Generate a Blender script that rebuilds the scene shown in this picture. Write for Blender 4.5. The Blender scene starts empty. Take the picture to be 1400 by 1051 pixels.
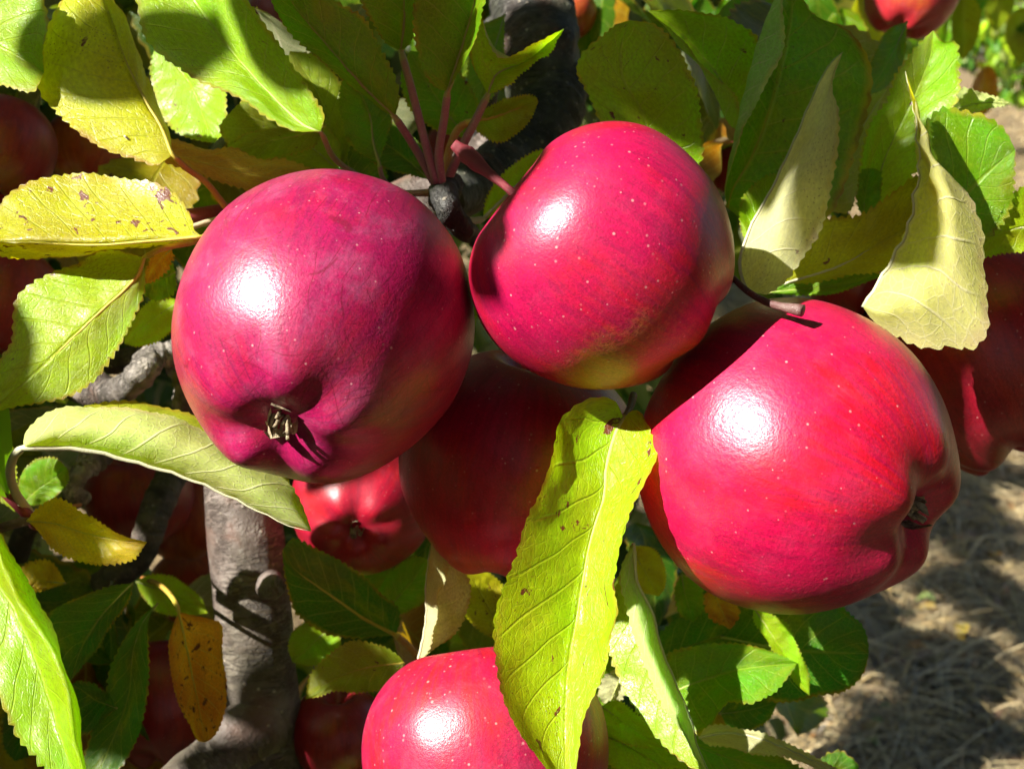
import bpy, math, random
import numpy as np
from mathutils import Vector, Matrix, noise as mnoise

random.seed(7)
rng = np.random.default_rng(11)
scene = bpy.context.scene
coll = scene.collection

# ------------------------------------------------------------------ camera
CAM_H = 1.25
PITCH = math.radians(17.0)
HFOV = math.radians(50.0)
K = 2 * math.tan(HFOV / 2) / 1400.0
cam_data = bpy.data.cameras.new('camera')
cam = bpy.data.objects.new('camera', cam_data)
coll.objects.link(cam)
cam.location = (0, 0, CAM_H)
cam.rotation_euler = (math.pi / 2 - PITCH, 0, 0)
cam_data.sensor_width = 36.0
cam_data.lens = 18.0 / math.tan(HFOV / 2)
cam_data.clip_start = 0.01
cam_data.clip_end = 800
cam_data.dof.use_dof = True
cam_data.dof.focus_distance = 0.272
cam_data.dof.aperture_fstop = 24.0
scene.camera = cam

CP, SP = math.cos(PITCH), math.sin(PITCH)
CAM = np.array([0.0, 0.0, CAM_H])
AX = np.array([1.0, 0.0, 0.0])
AY = np.array([0.0, SP, CP])          # camera up
AZ = np.array([0.0, -CP, SP])         # towards the viewer


def P(px, py, d):
    """photograph position (1400 x 1051) at a distance d in front of the camera"""
    return CAM + AX * ((px - 700) * K * d) + AY * ((525.5 - py) * K * d) - AZ * d


def cam_dir(x, y, z):
    v = AX * x + AY * y + AZ * z
    return v / np.linalg.norm(v)


def project(p):
    q = np.asarray(p) - CAM
    d = -q.dot(AZ)
    return 700 + q.dot(AX) / d / K, 525.5 - q.dot(AY) / d / K, d


# ------------------------------------------------------------------ light
SUN = cam_dir(-0.67, 0.50, 0.56)
elev = math.asin(SUN[2])
azim = math.atan2(SUN[0], SUN[1])
world = bpy.data.worlds.new('World')
scene.world = world
world.use_nodes = True
wn = world.node_tree.nodes
wn.clear()
sky = wn.new('ShaderNodeTexSky')
sky.sky_type = 'NISHITA'
sky.sun_disc = False
sky.sun_elevation = elev
sky.sun_rotation = azim
bg = wn.new('ShaderNodeBackground')
bg.inputs['Strength'].default_value = 0.05
wo = wn.new('ShaderNodeOutputWorld')
world.node_tree.links.new(sky.outputs[0], bg.inputs[0])
world.node_tree.links.new(bg.outputs[0], wo.inputs[0])
sd = bpy.data.lights.new('sun', 'SUN')
sd.energy = 5.0
sd.angle = math.radians(0.53)
sd.color = (1.0, 0.96, 0.88)
sun = bpy.data.objects.new('sun', sd)
coll.objects.link(sun)
sun.location = (-3, -2, 5)
sun.rotation_euler = Vector(SUN).to_track_quat('Z', 'Y').to_euler()
scene.view_settings.view_transform = 'Standard'
scene.view_settings.look = 'None'
scene.view_settings.gamma = 1.0
scene.view_settings.use_curve_mapping = False
scene.view_settings.exposure = 1.5
scene.render.engine = 'CYCLES'
scene.cycles.use_denoising = True
scene.cycles.max_bounces = 5
scene.cycles.diffuse_bounces = 3
scene.cycles.glossy_bounces = 2
scene.cycles.transmission_bounces = 4
scene.cycles.adaptive_threshold = 0.03
scene.cycles.sample_clamp_indirect = 6.0


# ------------------------------------------------------------------ node helpers
class NT:
    def __init__(self, name):
        self.m = bpy.data.materials.new(name)
        self.m.use_nodes = True
        self.t = self.m.node_tree
        self.t.nodes.clear()

    def n(self, typ, **kw):
        nd = self.t.nodes.new(typ)
        for k, v in kw.items():
            setattr(nd, k, v)
        return nd

    def link(self, a, b):
        self.t.links.new(a, b)

    def put(self, sock, v):
        if v is None:
            return
        if isinstance(v, (int, float)):
            sock.default_value = v
        elif isinstance(v, tuple):
            sock.default_value = v if len(v) == len(sock.default_value) else tuple(v) + (1.0,)
        else:
            self.link(v, sock)

    def math(self, op, a, b=None, c=None, clamp=False):
        nd = self.n('ShaderNodeMath', operation=op, use_clamp=clamp)
        for i, v in enumerate((a, b, c)):
            self.put(nd.inputs[i], v)
        return nd.outputs[0]

    def step(self, x, lo, hi, a=0.0, b=1.0):
        nd = self.n('ShaderNodeMapRange', interpolation_type='SMOOTHSTEP')
        self.put(nd.inputs[0], x)
        self.put(nd.inputs[1], lo)
        self.put(nd.inputs[2], hi)
        self.put(nd.inputs[3], a)
        self.put(nd.inputs[4], b)
        return nd.outputs[0]

    def mix(self, f, a, b, mode='MIX'):
        nd = self.n('ShaderNodeMix', data_type='RGBA', blend_type=mode)
        self.put(nd.inputs[0], f)
        self.put(nd.inputs[6], a)
        self.put(nd.inputs[7], b)
        return nd.outputs[2]

    def fmix(self, f, a, b):
        nd = self.n('ShaderNodeMix', data_type='FLOAT')
        self.put(nd.inputs[0], f)
        self.put(nd.inputs[2], a)
        self.put(nd.inputs[3], b)
        return nd.outputs[0]

    def noise(self, vec, scale, detail=3.0, rough=0.55, dist=0.0, flat=False):
        nd = self.n('ShaderNodeTexNoise')
        if flat:
            nd.noise_dimensions = '2D'
        self.put(nd.inputs['Vector'], vec)
        nd.inputs['Scale'].default_value = scale
        nd.inputs['Detail'].default_value = detail
        nd.inputs['Roughness'].default_value = rough
        nd.inputs['Distortion'].default_value = dist
        return nd.outputs[0]

    def voronoi(self, vec, scale, feature='F1', rand=1.0, flat=False):
        nd = self.n('ShaderNodeTexVoronoi', feature=feature)
        if flat:
            nd.voronoi_dimensions = '2D'
        self.put(nd.inputs['Vector'], vec)
        nd.inputs['Scale'].default_value = scale
        nd.inputs['Randomness'].default_value = rand
        return nd

    def bump(self, h, strength, dist, normal=None):
        nd = self.n('ShaderNodeBump')
        nd.inputs['Strength'].default_value = strength
        nd.inputs['Distance'].default_value = dist
        self.put(nd.inputs['Height'], h)
        if normal is not None:
            self.link(normal, nd.inputs['Normal'])
        return nd.outputs[0]

    def out(self, shader):
        o = self.n('ShaderNodeOutputMaterial')
        self.link(shader, o.inputs[0])
        return self.m


# ------------------------------------------------------------------ materials
def leaf_material(name, from_attr=False):
    t = NT(name)
    uv = t.n('ShaderNodeUVMap').outputs[0]
    sep = t.n('ShaderNodeSeparateXYZ')
    t.link(uv, sep.inputs[0])
    oi = t.n('ShaderNodeObjectInfo')
    if from_attr:
        at = t.n('ShaderNodeAttribute', attribute_name='leaf_col')
        base, spots, rnd = at.outputs['Color'], at.outputs['Alpha'], at.outputs['Alpha']
        geo0 = t.n('ShaderNodeNewGeometry')
        coords = geo0.outputs['Position']
    else:
        base, spots, rnd = oi.outputs['Color'], oi.outputs['Alpha'], oi.outputs['Random']
        coords = t.n('ShaderNodeTexCoord').outputs['Object']
    u = t.math('MULTIPLY_ADD', sep.outputs[0], 2.0, -1.0)
    v = sep.outputs[1]
    au = t.math('ABSOLUTE', u)
    w = t.math('MULTIPLY', rnd, 40.0)
    off = t.n('ShaderNodeCombineXYZ')
    t.link(w, off.inputs[0])
    t.link(t.math('MULTIPLY', rnd, 71.0), off.inputs[1])
    ofv = t.n('ShaderNodeVectorMath', operation='ADD')
    t.link(uv, ofv.inputs[0])
    t.link(off.outputs[0], ofv.inputs[1])
    uvo = ofv.outputs[0]
    wob = t.noise(uvo, 2.6, 1.0, 0.5, 0.0, True)
    # side veins, leaving the midrib at a slant and curving towards the tip
    side = t.math('MULTIPLY', t.math('SIGN', u), 0.23)
    f = t.math('MULTIPLY', v, 8.5)
    f = t.math('SUBTRACT', f, t.math('MULTIPLY', t.math('POWER', au, 0.8), 2.0))
    f = t.math('ADD', f, t.math('ADD', side, t.math('MULTIPLY', wob, 0.55)))
    fr = t.math('ABSOLUTE', t.math('SUBTRACT', t.math('FRACT', f), 0.5))
    lat = t.math('SUBTRACT', 1.0, t.step(fr, 0.010, 0.05))
    lat = t.math('MULTIPLY', lat, t.math('SUBTRACT', 1.0, t.step(au, 0.72, 0.98)))
    mid = t.math('SUBTRACT', 1.0, t.step(au, 0.015, 0.05))
    # net of fine veins
    mp = t.n('ShaderNodeMapping')
    t.link(uvo, mp.inputs[0])
    mp.inputs['Scale'].default_value = (1.0, 1.6, 1.0)
    cmb = t.n('ShaderNodeVectorMath', operation='ADD')
    t.link(mp.outputs[0], cmb.inputs[0])
    cx = t.n('ShaderNodeCombineXYZ')
    t.link(t.math('MULTIPLY', wob, 0.09), cx.inputs[0])
    t.link(cx.outputs[0], cmb.inputs[1])
    vor = t.voronoi(cmb.outputs[0], 17.0, 'DISTANCE_TO_EDGE', 1.0, True)
    net = t.math('SUBTRACT', 1.0, t.step(vor.outputs['Distance'], 0.012, 0.085))
    vor2 = t.voronoi(cmb.outputs[0], 52.0, 'DISTANCE_TO_EDGE', 1.0, True)
    net2 = t.math('SUBTRACT', 1.0, t.step(vor2.outputs['Distance'], 0.01, 0.11))
    big = t.math('MAXIMUM', lat, mid)
    vein = t.math('MAXIMUM', big, t.math('MULTIPLY', net, 0.42))
    vein = t.math('MAXIMUM', vein, t.math('MULTIPLY', net2, 0.16))
    # colour
    pat = t.noise(uvo, 3.2, 4.0, 0.6, 0.3, True)
    fine = t.noise(uvo, 45.0, 2.0, 0.6, 0.0, True)
    yell = t.mix(0.55, base, (0.42, 0.36, 0.015))
    c = t.mix(t.step(pat, 0.5, 0.8, 0.0, 0.6), base, yell)
    hs = t.n('ShaderNodeHueSaturation')
    t.link(c, hs.inputs['Color'])
    t.link(t.math('MULTIPLY_ADD', fine, 0.7, 0.65), hs.inputs['Value'])
    c = hs.outputs[0]
    broad = t.noise(uvo, 1.9, 2.0, 0.5, 0.0, True)
    hs3 = t.n('ShaderNodeHueSaturation')
    t.link(c, hs3.inputs['Color'])
    t.link(t.math('MULTIPLY_ADD', broad, 0.10, 0.45), hs3.inputs['Hue'])
    t.link(t.math('MULTIPLY_ADD', broad, 0.8, 0.6), hs3.inputs['Value'])
    c = hs3.outputs[0]
    rim = t.math('MULTIPLY', t.step(au, 0.86, 1.0), t.step(t.noise(uvo, 5.0, 3.0, 0.6, 0.0, True), 0.35, 0.62))
    rimc = t.mix(t.step(t.noise(uvo, 9.0, 2.0, 0.5, 0.0, True), 0.45, 0.6), (0.45, 0.33, 0.03), (0.28, 0.10, 0.02))
    c = t.mix(t.math('MULTIPLY', rim, 0.75), c, rimc)
    sp = t.noise(mp.outputs[0], 6.5, 4.0, 0.62, 0.3, True)
    th = t.math('MULTIPLY_ADD', spots, -0.2, 0.76)
    spm = t.step(sp, th, t.math('ADD', th, 0.045))
    spots_small = t.voronoi(cmb.outputs[0], 24.0, 'F1', 1.0, True)
    ss = t.math('MULTIPLY', t.math('SUBTRACT', 1.0, t.step(spots_small.outputs['Distance'], 0.05, 0.13)),
                t.step(t.noise(uvo, 4.0, 1.0, 0.5, 0.0, True), 0.52, 0.62))
    spm = t.math('MAXIMUM', spm, t.math('MULTIPLY', ss, 0.7))
    brown = (0.13, 0.035, 0.012)
    top = t.mix(t.math('MULTIPLY', vein, 0.4), c, t.mix(0.5, c, (0.55, 0.66, 0.06)))
    top = t.mix(spm, top, brown)
    und = t.mix(0.48, c, (0.66, 0.64, 0.36))
    und = t.mix(t.math('MULTIPLY', vein, 0.55), und, (0.74, 0.68, 0.5))
    und = t.mix(t.math('MULTIPLY', spm, 0.6), und, brown)
    geo = t.n('ShaderNodeNewGeometry')
    bf = geo.outputs['Backfacing']
    col = t.mix(bf, top, und)
    # light that comes through the blade: more yellow, veins clearer
    hs2 = t.n('ShaderNodeHueSaturation')
    hs2.inputs['Saturation'].default_value = 1.15
    hs2.inputs['Value'].default_value = 1.9
    t.link(c, hs2.inputs['Color'])
    trc = t.mix(t.math('MULTIPLY', vein, 0.5), hs2.outputs[0], (0.75, 0.72, 0.12))
    trc = t.mix(spm, trc, (0.16, 0.04, 0.01))
    # relief: the blade swells between its veins, fine net pressed in
    h = t.math('MULTIPLY', big, -1.0)
    h = t.math('ADD', h, t.math('MULTIPLY', net, -0.16))
    h = t.math('ADD', h, t.math('MULTIPLY', net2, -0.14))
    h = t.math('ADD', h, t.math('MULTIPLY', t.noise(uvo, 60.0, 1.0, 0.6, 0.0, True), 0.2))
    nrm = t.bump(h, 0.5, 0.0006)
    pr = t.n('ShaderNodeBsdfPrincipled')
    t.link(col, pr.inputs['Base Color'])
    t.link(t.fmix(bf, t.math('MULTIPLY_ADD', pat, 0.2, 0.22), 0.72), pr.inputs['Roughness'])
    t.link(t.fmix(bf, 0.45, 0.2), pr.inputs['Specular IOR Level'])
    t.link(nrm, pr.inputs['Normal'])
    tr = t.n('ShaderNodeBsdfTranslucent')
    t.link(trc, tr.inputs['Color'])
    t.link(nrm, tr.inputs['Normal'])
    ms = t.n('ShaderNodeMixShader')
    t.link(t.math('MULTIPLY_ADD', spm, -0.2, 0.45), ms.inputs[0])
    t.link(pr.outputs[0], ms.inputs[1])
    t.link(tr.outputs[0], ms.inputs[2])
    return t.out(ms.outputs[0])


def apple_material(name, red=(0.40, 0.006, 0.042), warm=(0.42, 0.012, 0.012), ydir=None, yamt=0.6, scratch=False,
                   bloom=0.12, seed=0.0, dots=1.0):
    t = NT(name)
    ob = t.n('ShaderNodeTexCoord').outputs['Object']
    ad = t.n('ShaderNodeVectorMath', operation='ADD')
    t.link(ob, ad.inputs[0])
    ad.inputs[1].default_value = (seed * 3.1, seed * 1.7, seed * 2.3)
    co = ad.outputs[0]
    sep = t.n('ShaderNodeSeparateXYZ')
    t.link(ob, sep.inputs[0])
    ang = t.math('ARCTAN2', sep.outputs[1], sep.outputs[0])
    st = t.n('ShaderNodeCombineXYZ')
    t.link(t.math('MULTIPLY', t.math('COSINE', ang), 2.2), st.inputs[0])
    t.link(t.math('MULTIPLY', t.math('SINE', ang), 2.2), st.inputs[1])
    t.link(t.math('MULTIPLY', sep.outputs[2], 0.35), st.inputs[2])
    streak = t.noise(st.outputs[0], 7.0, 4.0, 0.65, 0.2)
    blot = t.noise(co, 1.5, 3.0, 0.55, 0.2)
    mott = t.noise(co, 26.0, 4.0, 0.7)
    c = t.mix(t.step(blot, 0.42, 0.66), red, warm)
    c = t.mix(t.step(streak, 0.38, 0.66, 0.0, 0.75), c, (red[0] * 0.62, red[1] * 0.7, red[2] * 0.8))
    c = t.mix(t.step(mott, 0.45, 0.8, 0.0, 0.3), c, (min(1, red[0] * 1.55), red[1] * 2 + 0.004, red[2] * 1.2 + 0.004))
    if ydir is not None:
        dt = t.n('ShaderNodeVectorMath', operation='DOT_PRODUCT')
        nv = t.n('ShaderNodeVectorMath', operation='NORMALIZE')
        t.link(ob, nv.inputs[0])
        t.link(nv.outputs[0], dt.inputs[0])
        dt.inputs[1].default_value = tuple(ydir)
        m = t.math('ADD', dt.outputs['Value'], t.math('MULTIPLY', t.math('SUBTRACT', blot, 0.5), 0.45))
        m = t.math('ADD', m, t.math('MULTIPLY', t.math('SUBTRACT', mott, 0.5), 0.3))
        c = t.mix(t.step(m, 0.80, 1.02, 0.0, yamt), c, (0.38, 0.24, 0.02))
    grain = t.noise(co, 62.0, 3.0, 0.75)
    hv = t.n('ShaderNodeHueSaturation')
    t.link(c, hv.inputs['Color'])
    t.link(t.math('MULTIPLY_ADD', grain, 1.5, 0.22), hv.inputs['Value'])
    c = hv.outputs[0]
    st2 = t.n('ShaderNodeCombineXYZ')
    t.link(t.math('MULTIPLY', t.math('COSINE', ang), 9.0), st2.inputs[0])
    t.link(t.math('MULTIPLY', t.math('SINE', ang), 9.0), st2.inputs[1])
    t.link(t.math('MULTIPLY', sep.outputs[2], 1.3), st2.inputs[2])
    fs_ = t.noise(st2.outputs[0], 5.0, 3.0, 0.65, 0.3)
    c = t.mix(t.math('MULTIPLY', t.step(fs_, 0.52, 0.72), t.step(blot, 0.35, 0.6, 0.12, 0.42)), c, (min(1, red[0] * 1.3), red[1] + 0.014, red[2] * 0.8))
    # pale lenticels
    vd = t.voronoi(co, 8.5, 'F1', 1.0)
    sc = t.n('ShaderNodeSeparateColor')
    t.link(vd.outputs['Color'], sc.inputs[0])
    rad = t.math('MULTIPLY_ADD', sc.outputs[0], 0.075 * dots, 0.012)
    dotm = t.math('SUBTRACT', 1.0, t.step(vd.outputs['Distance'], t.math('MULTIPLY', rad, 0.5), rad))
    vd2 = t.voronoi(co, 18.0, 'F1', 1.0)
    sc2 = t.n('ShaderNodeSeparateColor')
    t.link(vd2.outputs['Color'], sc2.inputs[0])
    rad2 = t.math('MULTIPLY', t.step(sc2.outputs[0], 0.1, 1.0), 0.19 * dots)
    dotm2 = t.math('SUBTRACT', 1.0, t.step(vd2.outputs['Distance'], t.math('MULTIPLY', rad2, 0.4), t.math('ADD', rad2, 0.001)))
    dm = t.math('MAXIMUM', t.math('MULTIPLY', dotm, t.math('MULTIPLY_ADD', sc.outputs[1], 0.5, 0.1)), t.math('MULTIPLY', dotm2, t.math('MULTIPLY_ADD', sc2.outputs[1], 0.45, 0.05)))
    c = t.mix(dm, c, (0.72, 0.42, 0.38))
    # bloom of wax and dust
    bl = t.noise(co, 3.3, 6.0, 0.72, 0.3)
    dust = t.step(t.noise(co, 75.0, 3.0, 0.8), 0.6, 0.85)
    blm = t.math('MULTIPLY', t.step(bl, 0.45, 0.75), bloom)
    blm = t.math('ADD', blm, t.math('MULTIPLY', dust, bloom * 0.8))
    c = t.mix(blm, c, (0.55, 0.33, 0.52))
    rough = t.math('ADD', t.math('MULTIPLY_ADD', bl, 0.36, 0.33), t.math('MULTIPLY', streak, 0.2))
    if scratch:
        dirs = ((0.9, 0.35, 0.1, 9.0), (0.75, -0.6, 0.15, 7.0), (0.2, 0.95, -0.2, 8.0), (0.6, 0.5, 0.62, 6.0), (0.85, -0.1, -0.5, 5.0))
        bendn = t.noise(co, 1.3, 2.0, 0.5)
        for k, (dx, dy, dz, fq) in enumerate(dirs):
            dp = t.n('ShaderNodeVectorMath', operation='DOT_PRODUCT')
            t.link(co, dp.inputs[0])
            dp.inputs[1].default_value = (dx, dy, dz)
            ph = t.math('ADD', t.math('MULTIPLY', dp.outputs['Value'], fq), t.math('MULTIPLY', bendn, 0.9 + 0.3 * k))
            ln = t.math('SUBTRACT', 1.0, t.step(t.math('ABSOLUTE', t.math('SUBTRACT', t.math('FRACT', ph), 0.5)), 0.004 * fq / 3, 0.0105 * fq / 3))
            mo = t.n('ShaderNodeVectorMath', operation='ADD')
            t.link(co, mo.inputs[0])
            mo.inputs[1].default_value = (k * 5.3, k * 3.1, k * 1.7)
            gate = t.step(t.noise(mo.outputs[0], 3.1, 1.0, 0.4), 0.53, 0.58)
            lm = t.math('MULTIPLY', ln, gate)
            c = t.mix(t.math('MULTIPLY', lm, 0.6), c, (0.14, 0.003, 0.02))
    bp = t.bump(t.noise(co, 38.0, 3.0, 0.7), 0.09, 0.012)
    pr = t.n('ShaderNodeBsdfPrincipled')
    t.link(c, pr.inputs['Base Color'])
    t.link(rough, pr.inputs['Roughness'])
    pr.inputs['Specular IOR Level'].default_value = 0.14
    pr.inputs['Coat Weight'].default_value = 0.85
    t.link(t.math('MULTIPLY_ADD', bl, 0.26, 0.2), pr.inputs['Coat Roughness'])
    pr.inputs['Subsurface Weight'].default_value = 0.0
    t.link(bp, pr.inputs['Normal'])
    t.link(bp, pr.inputs['Coat Normal'])
    return t.out(pr.outputs[0])


def bark_material(name, light=(0.30, 0.26, 0.22), dark=(0.07, 0.055, 0.045), ring=260.0, moss=0.3):
    t = NT(name)
    uv = t.n('ShaderNodeUVMap').outputs[0]
    ob = t.n('ShaderNodeTexCoord').outputs['Object']
    sep = t.n('ShaderNodeSeparateXYZ')
    t.link(uv, sep.inputs[0])
    n1 = t.noise(ob, 60.0, 5.0, 0.65)
    n2 = t.noise(ob, 420.0, 3.0, 0.7)
    rg = t.math('SINE', t.math('ADD', t.math('MULTIPLY', sep.outputs[1], ring * 6.28 / 2.0), t.math('MULTIPLY', n1, 9.0)))
    rm = t.step(rg, 0.2, 1.0)
    c = t.mix(t.step(n1, 0.35, 0.68), dark, light)
    c = t.mix(t.math('MULTIPLY', rm, 0.35), c, (dark[0] * 0.7, dark[1] * 0.7, dark[2] * 0.7))
    c = t.mix(t.step(n2, 0.55, 0.8, 0.0, 0.4), c, (0.34, 0.31, 0.27))
    rust = t.noise(ob, 34.0, 3.0, 0.6, 0.5)
    c = t.mix(t.step(rust, 0.52, 0.7, 0.0, 0.5), c, (0.16, 0.07, 0.045))
    c = t.mix(t.step(t.noise(ob, 21.0, 4.0, 0.6), 0.5, 0.72, 0.0, moss), c, (0.10, 0.11, 0.05))
    lent = t.voronoi(ob, 210.0, 'F1')
    lm = t.math('MULTIPLY', t.math('SUBTRACT', 1.0, t.step(lent.outputs['Distance'], 0.1, 0.2)), t.step(n1, 0.45, 0.6))
    c = t.mix(t.math('MULTIPLY', lm, 0.7), c, (0.5, 0.44, 0.34))
    mpb = t.n('ShaderNodeMapping')
    t.link(uv, mpb.inputs[0])
    mpb.inputs['Scale'].default_value = (7.0, 420.0, 1.0)
    crk = t.noise(mpb.outputs[0], 1.0, 4.0, 0.7, 0.4)
    cm = t.math('SUBTRACT', 1.0, t.step(t.math('ABSOLUTE', t.math('SUBTRACT', crk, 0.5)), 0.01, 0.05))
    cm = t.math('MULTIPLY', cm, t.step(t.noise(ob, 45.0, 2.0, 0.5), 0.42, 0.6))
    c = t.mix(t.math('MULTIPLY', cm, 0.6), c, (dark[0] * 0.5, dark[1] * 0.5, dark[2] * 0.5))
    h = t.math('ADD', t.math('MULTIPLY', n1, 1.0), t.math('MULTIPLY', rm, -0.35))
    h = t.math('ADD', h, t.math('MULTIPLY', cm, -0.6))
    h = t.math('ADD', h, t.math('MULTIPLY', n2, 0.5))
    h = t.math('ADD', h, t.math('MULTIPLY', lm, 0.5))
    pr = t.n('ShaderNodeBsdfPrincipled')
    t.link(c, pr.inputs['Base Color'])
    pr.inputs['Roughness'].default_value = 0.62
    pr.inputs['Specular IOR Level'].default_value = 0.4
    t.link(t.bump(h, 0.8, 0.0016), pr.inputs['Normal'])
    return t.out(pr.outputs[0])


def stalk_material(name, ca, cb, fuzz=0.5):
    t = NT(name)
    ob = t.n('ShaderNodeTexCoord').outputs['Object']
    uv = t.n('ShaderNodeUVMap').outputs[0]
    sep = t.n('ShaderNodeSeparateXYZ')
    t.link(uv, sep.inputs[0])
    n1 = t.noise(ob, 300.0, 3.0, 0.6)
    f = t.math('ADD', t.math('MULTIPLY', t.math('SUBTRACT', n1, 0.5), 0.9), t.math('MULTIPLY', sep.outputs[1], 14.0))
    c = t.mix(t.step(f, 0.0, 1.0), ca, cb)
    fz = t.noise(ob, 2600.0, 2.0, 0.6)
    c = t.mix(t.step(fz, 0.55, 0.8, 0.0, fuzz), c, (0.52, 0.45, 0.40))
    pr = t.n('ShaderNodeBsdfPrincipled')
    t.link(c, pr.inputs['Base Color'])
    pr.inputs['Roughness'].default_value = 0.6
    t.link(t.bump(fz, 0.4, 0.0004), pr.inputs['Normal'])
    return t.out(pr.outputs[0])


def simple_material(name, a, b, scale, rough=0.8, bump=0.5, dist=0.01, c3=None):
    t = NT(name)
    ob = t.n('ShaderNodeTexCoord').outputs['Object']
    n1 = t.noise(ob, scale, 5.0, 0.65)
    c = t.mix(t.step(n1, 0.3, 0.7), a, b)
    if c3:
        c = t.mix(t.step(t.noise(ob, scale * 0.23, 4.0, 0.6), 0.5, 0.65), c, c3)
    pr = t.n('ShaderNodeBsdfPrincipled')
    t.link(c, pr.inputs['Base Color'])
    pr.inputs['Roughness'].default_value = rough
    t.link(t.bump(n1, bump, dist), pr.inputs['Normal'])
    return t.out(pr.outputs[0])


M_LEAF = leaf_material('apple_leaf')
def foliage_material(name):
    t = NT(name)
    at = t.n('ShaderNodeAttribute', attribute_name='leaf_col')
    geo = t.n('ShaderNodeNewGeometry')
    uv = t.n('ShaderNodeUVMap').outputs[0]
    sep = t.n('ShaderNodeSeparateXYZ')
    t.link(uv, sep.inputs[0])
    rib = t.math('SUBTRACT', 1.0, t.step(t.math('ABSOLUTE', t.math('SUBTRACT', sep.outputs[0], 0.5)), 0.01, 0.04))
    c = t.mix(t.math('MULTIPLY', rib, 0.4), at.outputs['Color'], (0.4, 0.42, 0.1))
    c2 = t.mix(t.math('MULTIPLY', geo.outputs['Backfacing'], 0.4), c, (0.5, 0.48, 0.3))
    pr = t.n('ShaderNodeBsdfPrincipled')
    t.link(c2, pr.inputs['Base Color'])
    pr.inputs['Roughness'].default_value = 0.45
    tr = t.n('ShaderNodeBsdfTranslucent')
    hs = t.n('ShaderNodeHueSaturation')
    hs.inputs['Value'].default_value = 1.6
    t.link(c, hs.inputs['Color'])
    t.link(hs.outputs[0], tr.inputs['Color'])
    ms = t.n('ShaderNodeMixShader')
    ms.inputs[0].default_value = 0.35
    t.link(pr.outputs[0], ms.inputs[1])
    t.link(tr.outputs[0], ms.inputs[2])
    return t.out(ms.outputs[0])


M_FOL = foliage_material('foliage_leaf')
M_BARK = bark_material('bark_smooth', light=(0.21, 0.17, 0.145), dark=(0.085, 0.06, 0.048), ring=70.0)
M_BARKD = bark_material('bark_dark_shade', light=(0.07, 0.065, 0.06), dark=(0.016, 0.015, 0.014), ring=150.0, moss=0.4)  # bark colour darkened to carry the shade on limb and spur
M_GNARL = bark_material('bark_gnarled', light=(0.33, 0.29, 0.25), dark=(0.08, 0.065, 0.055), ring=330.0, moss=0.15)
M_TWIG = bark_material('bark_twig', light=(0.14, 0.10, 0.08), dark=(0.04, 0.028, 0.024), ring=260.0, moss=0.35)
M_STALK = stalk_material('leaf_stalk', (0.28, 0.12, 0.13), (0.30, 0.33, 0.08))
M_STALKY = stalk_material('leaf_stalk_yellow', (0.40, 0.16, 0.03), (0.48, 0.38, 0.04))
M_STALKP = stalk_material('leaf_stalk_pale', (0.46, 0.35, 0.22), (0.50, 0.48, 0.30))
M_STALKG = stalk_material('leaf_stalk_green', (0.16, 0.09, 0.05), (0.48, 0.50, 0.10))
M_STEMR = stalk_material('apple_stem_red', (0.17, 0.014, 0.022), (0.17, 0.014, 0.022), 0.15)
M_STEMB = stalk_material('apple_stem_brown', (0.10, 0.035, 0.03), (0.42, 0.36, 0.30))
M_CALYX = simple_material('calyx_dry', (0.09, 0.055, 0.025), (0.50, 0.40, 0.25), 16.0, 0.85, 0.6, 0.002)


# ------------------------------------------------------------------ geometry helpers
def new_obj(name, verts, faces, mat, parent=None, uvs=None, smooth=True, link=True):
    me = bpy.data.meshes.new(name)
    me.from_pydata([tuple(map(float, v)) for v in verts], [], [tuple(f) for f in faces])
    if smooth:
        me.polygons.foreach_set('use_smooth', [True] * len(me.polygons))
    if uvs is not None:
        ul = me.uv_layers.new(name='UVMap')
        idx = np.empty(len(me.loops), dtype=np.int32)
        me.loops.foreach_get('vertex_index', idx)
        ul.data.foreach_set('uv', np.asarray(uvs, dtype=np.float32)[idx].ravel())
    if mat:
        me.materials.append(mat)
    o = bpy.data.objects.new(name, me)
    if link:
        coll.objects.link(o)
    if parent is not None:
        o.parent = parent
    return o


def tag(o, label=None, cat=None, group=None, kind=None):
    if label:
        o['label'] = label
    if cat:
        o['category'] = cat
    if group:
        o['group'] = group
    if kind:
        o['kind'] = kind
    return o


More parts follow.
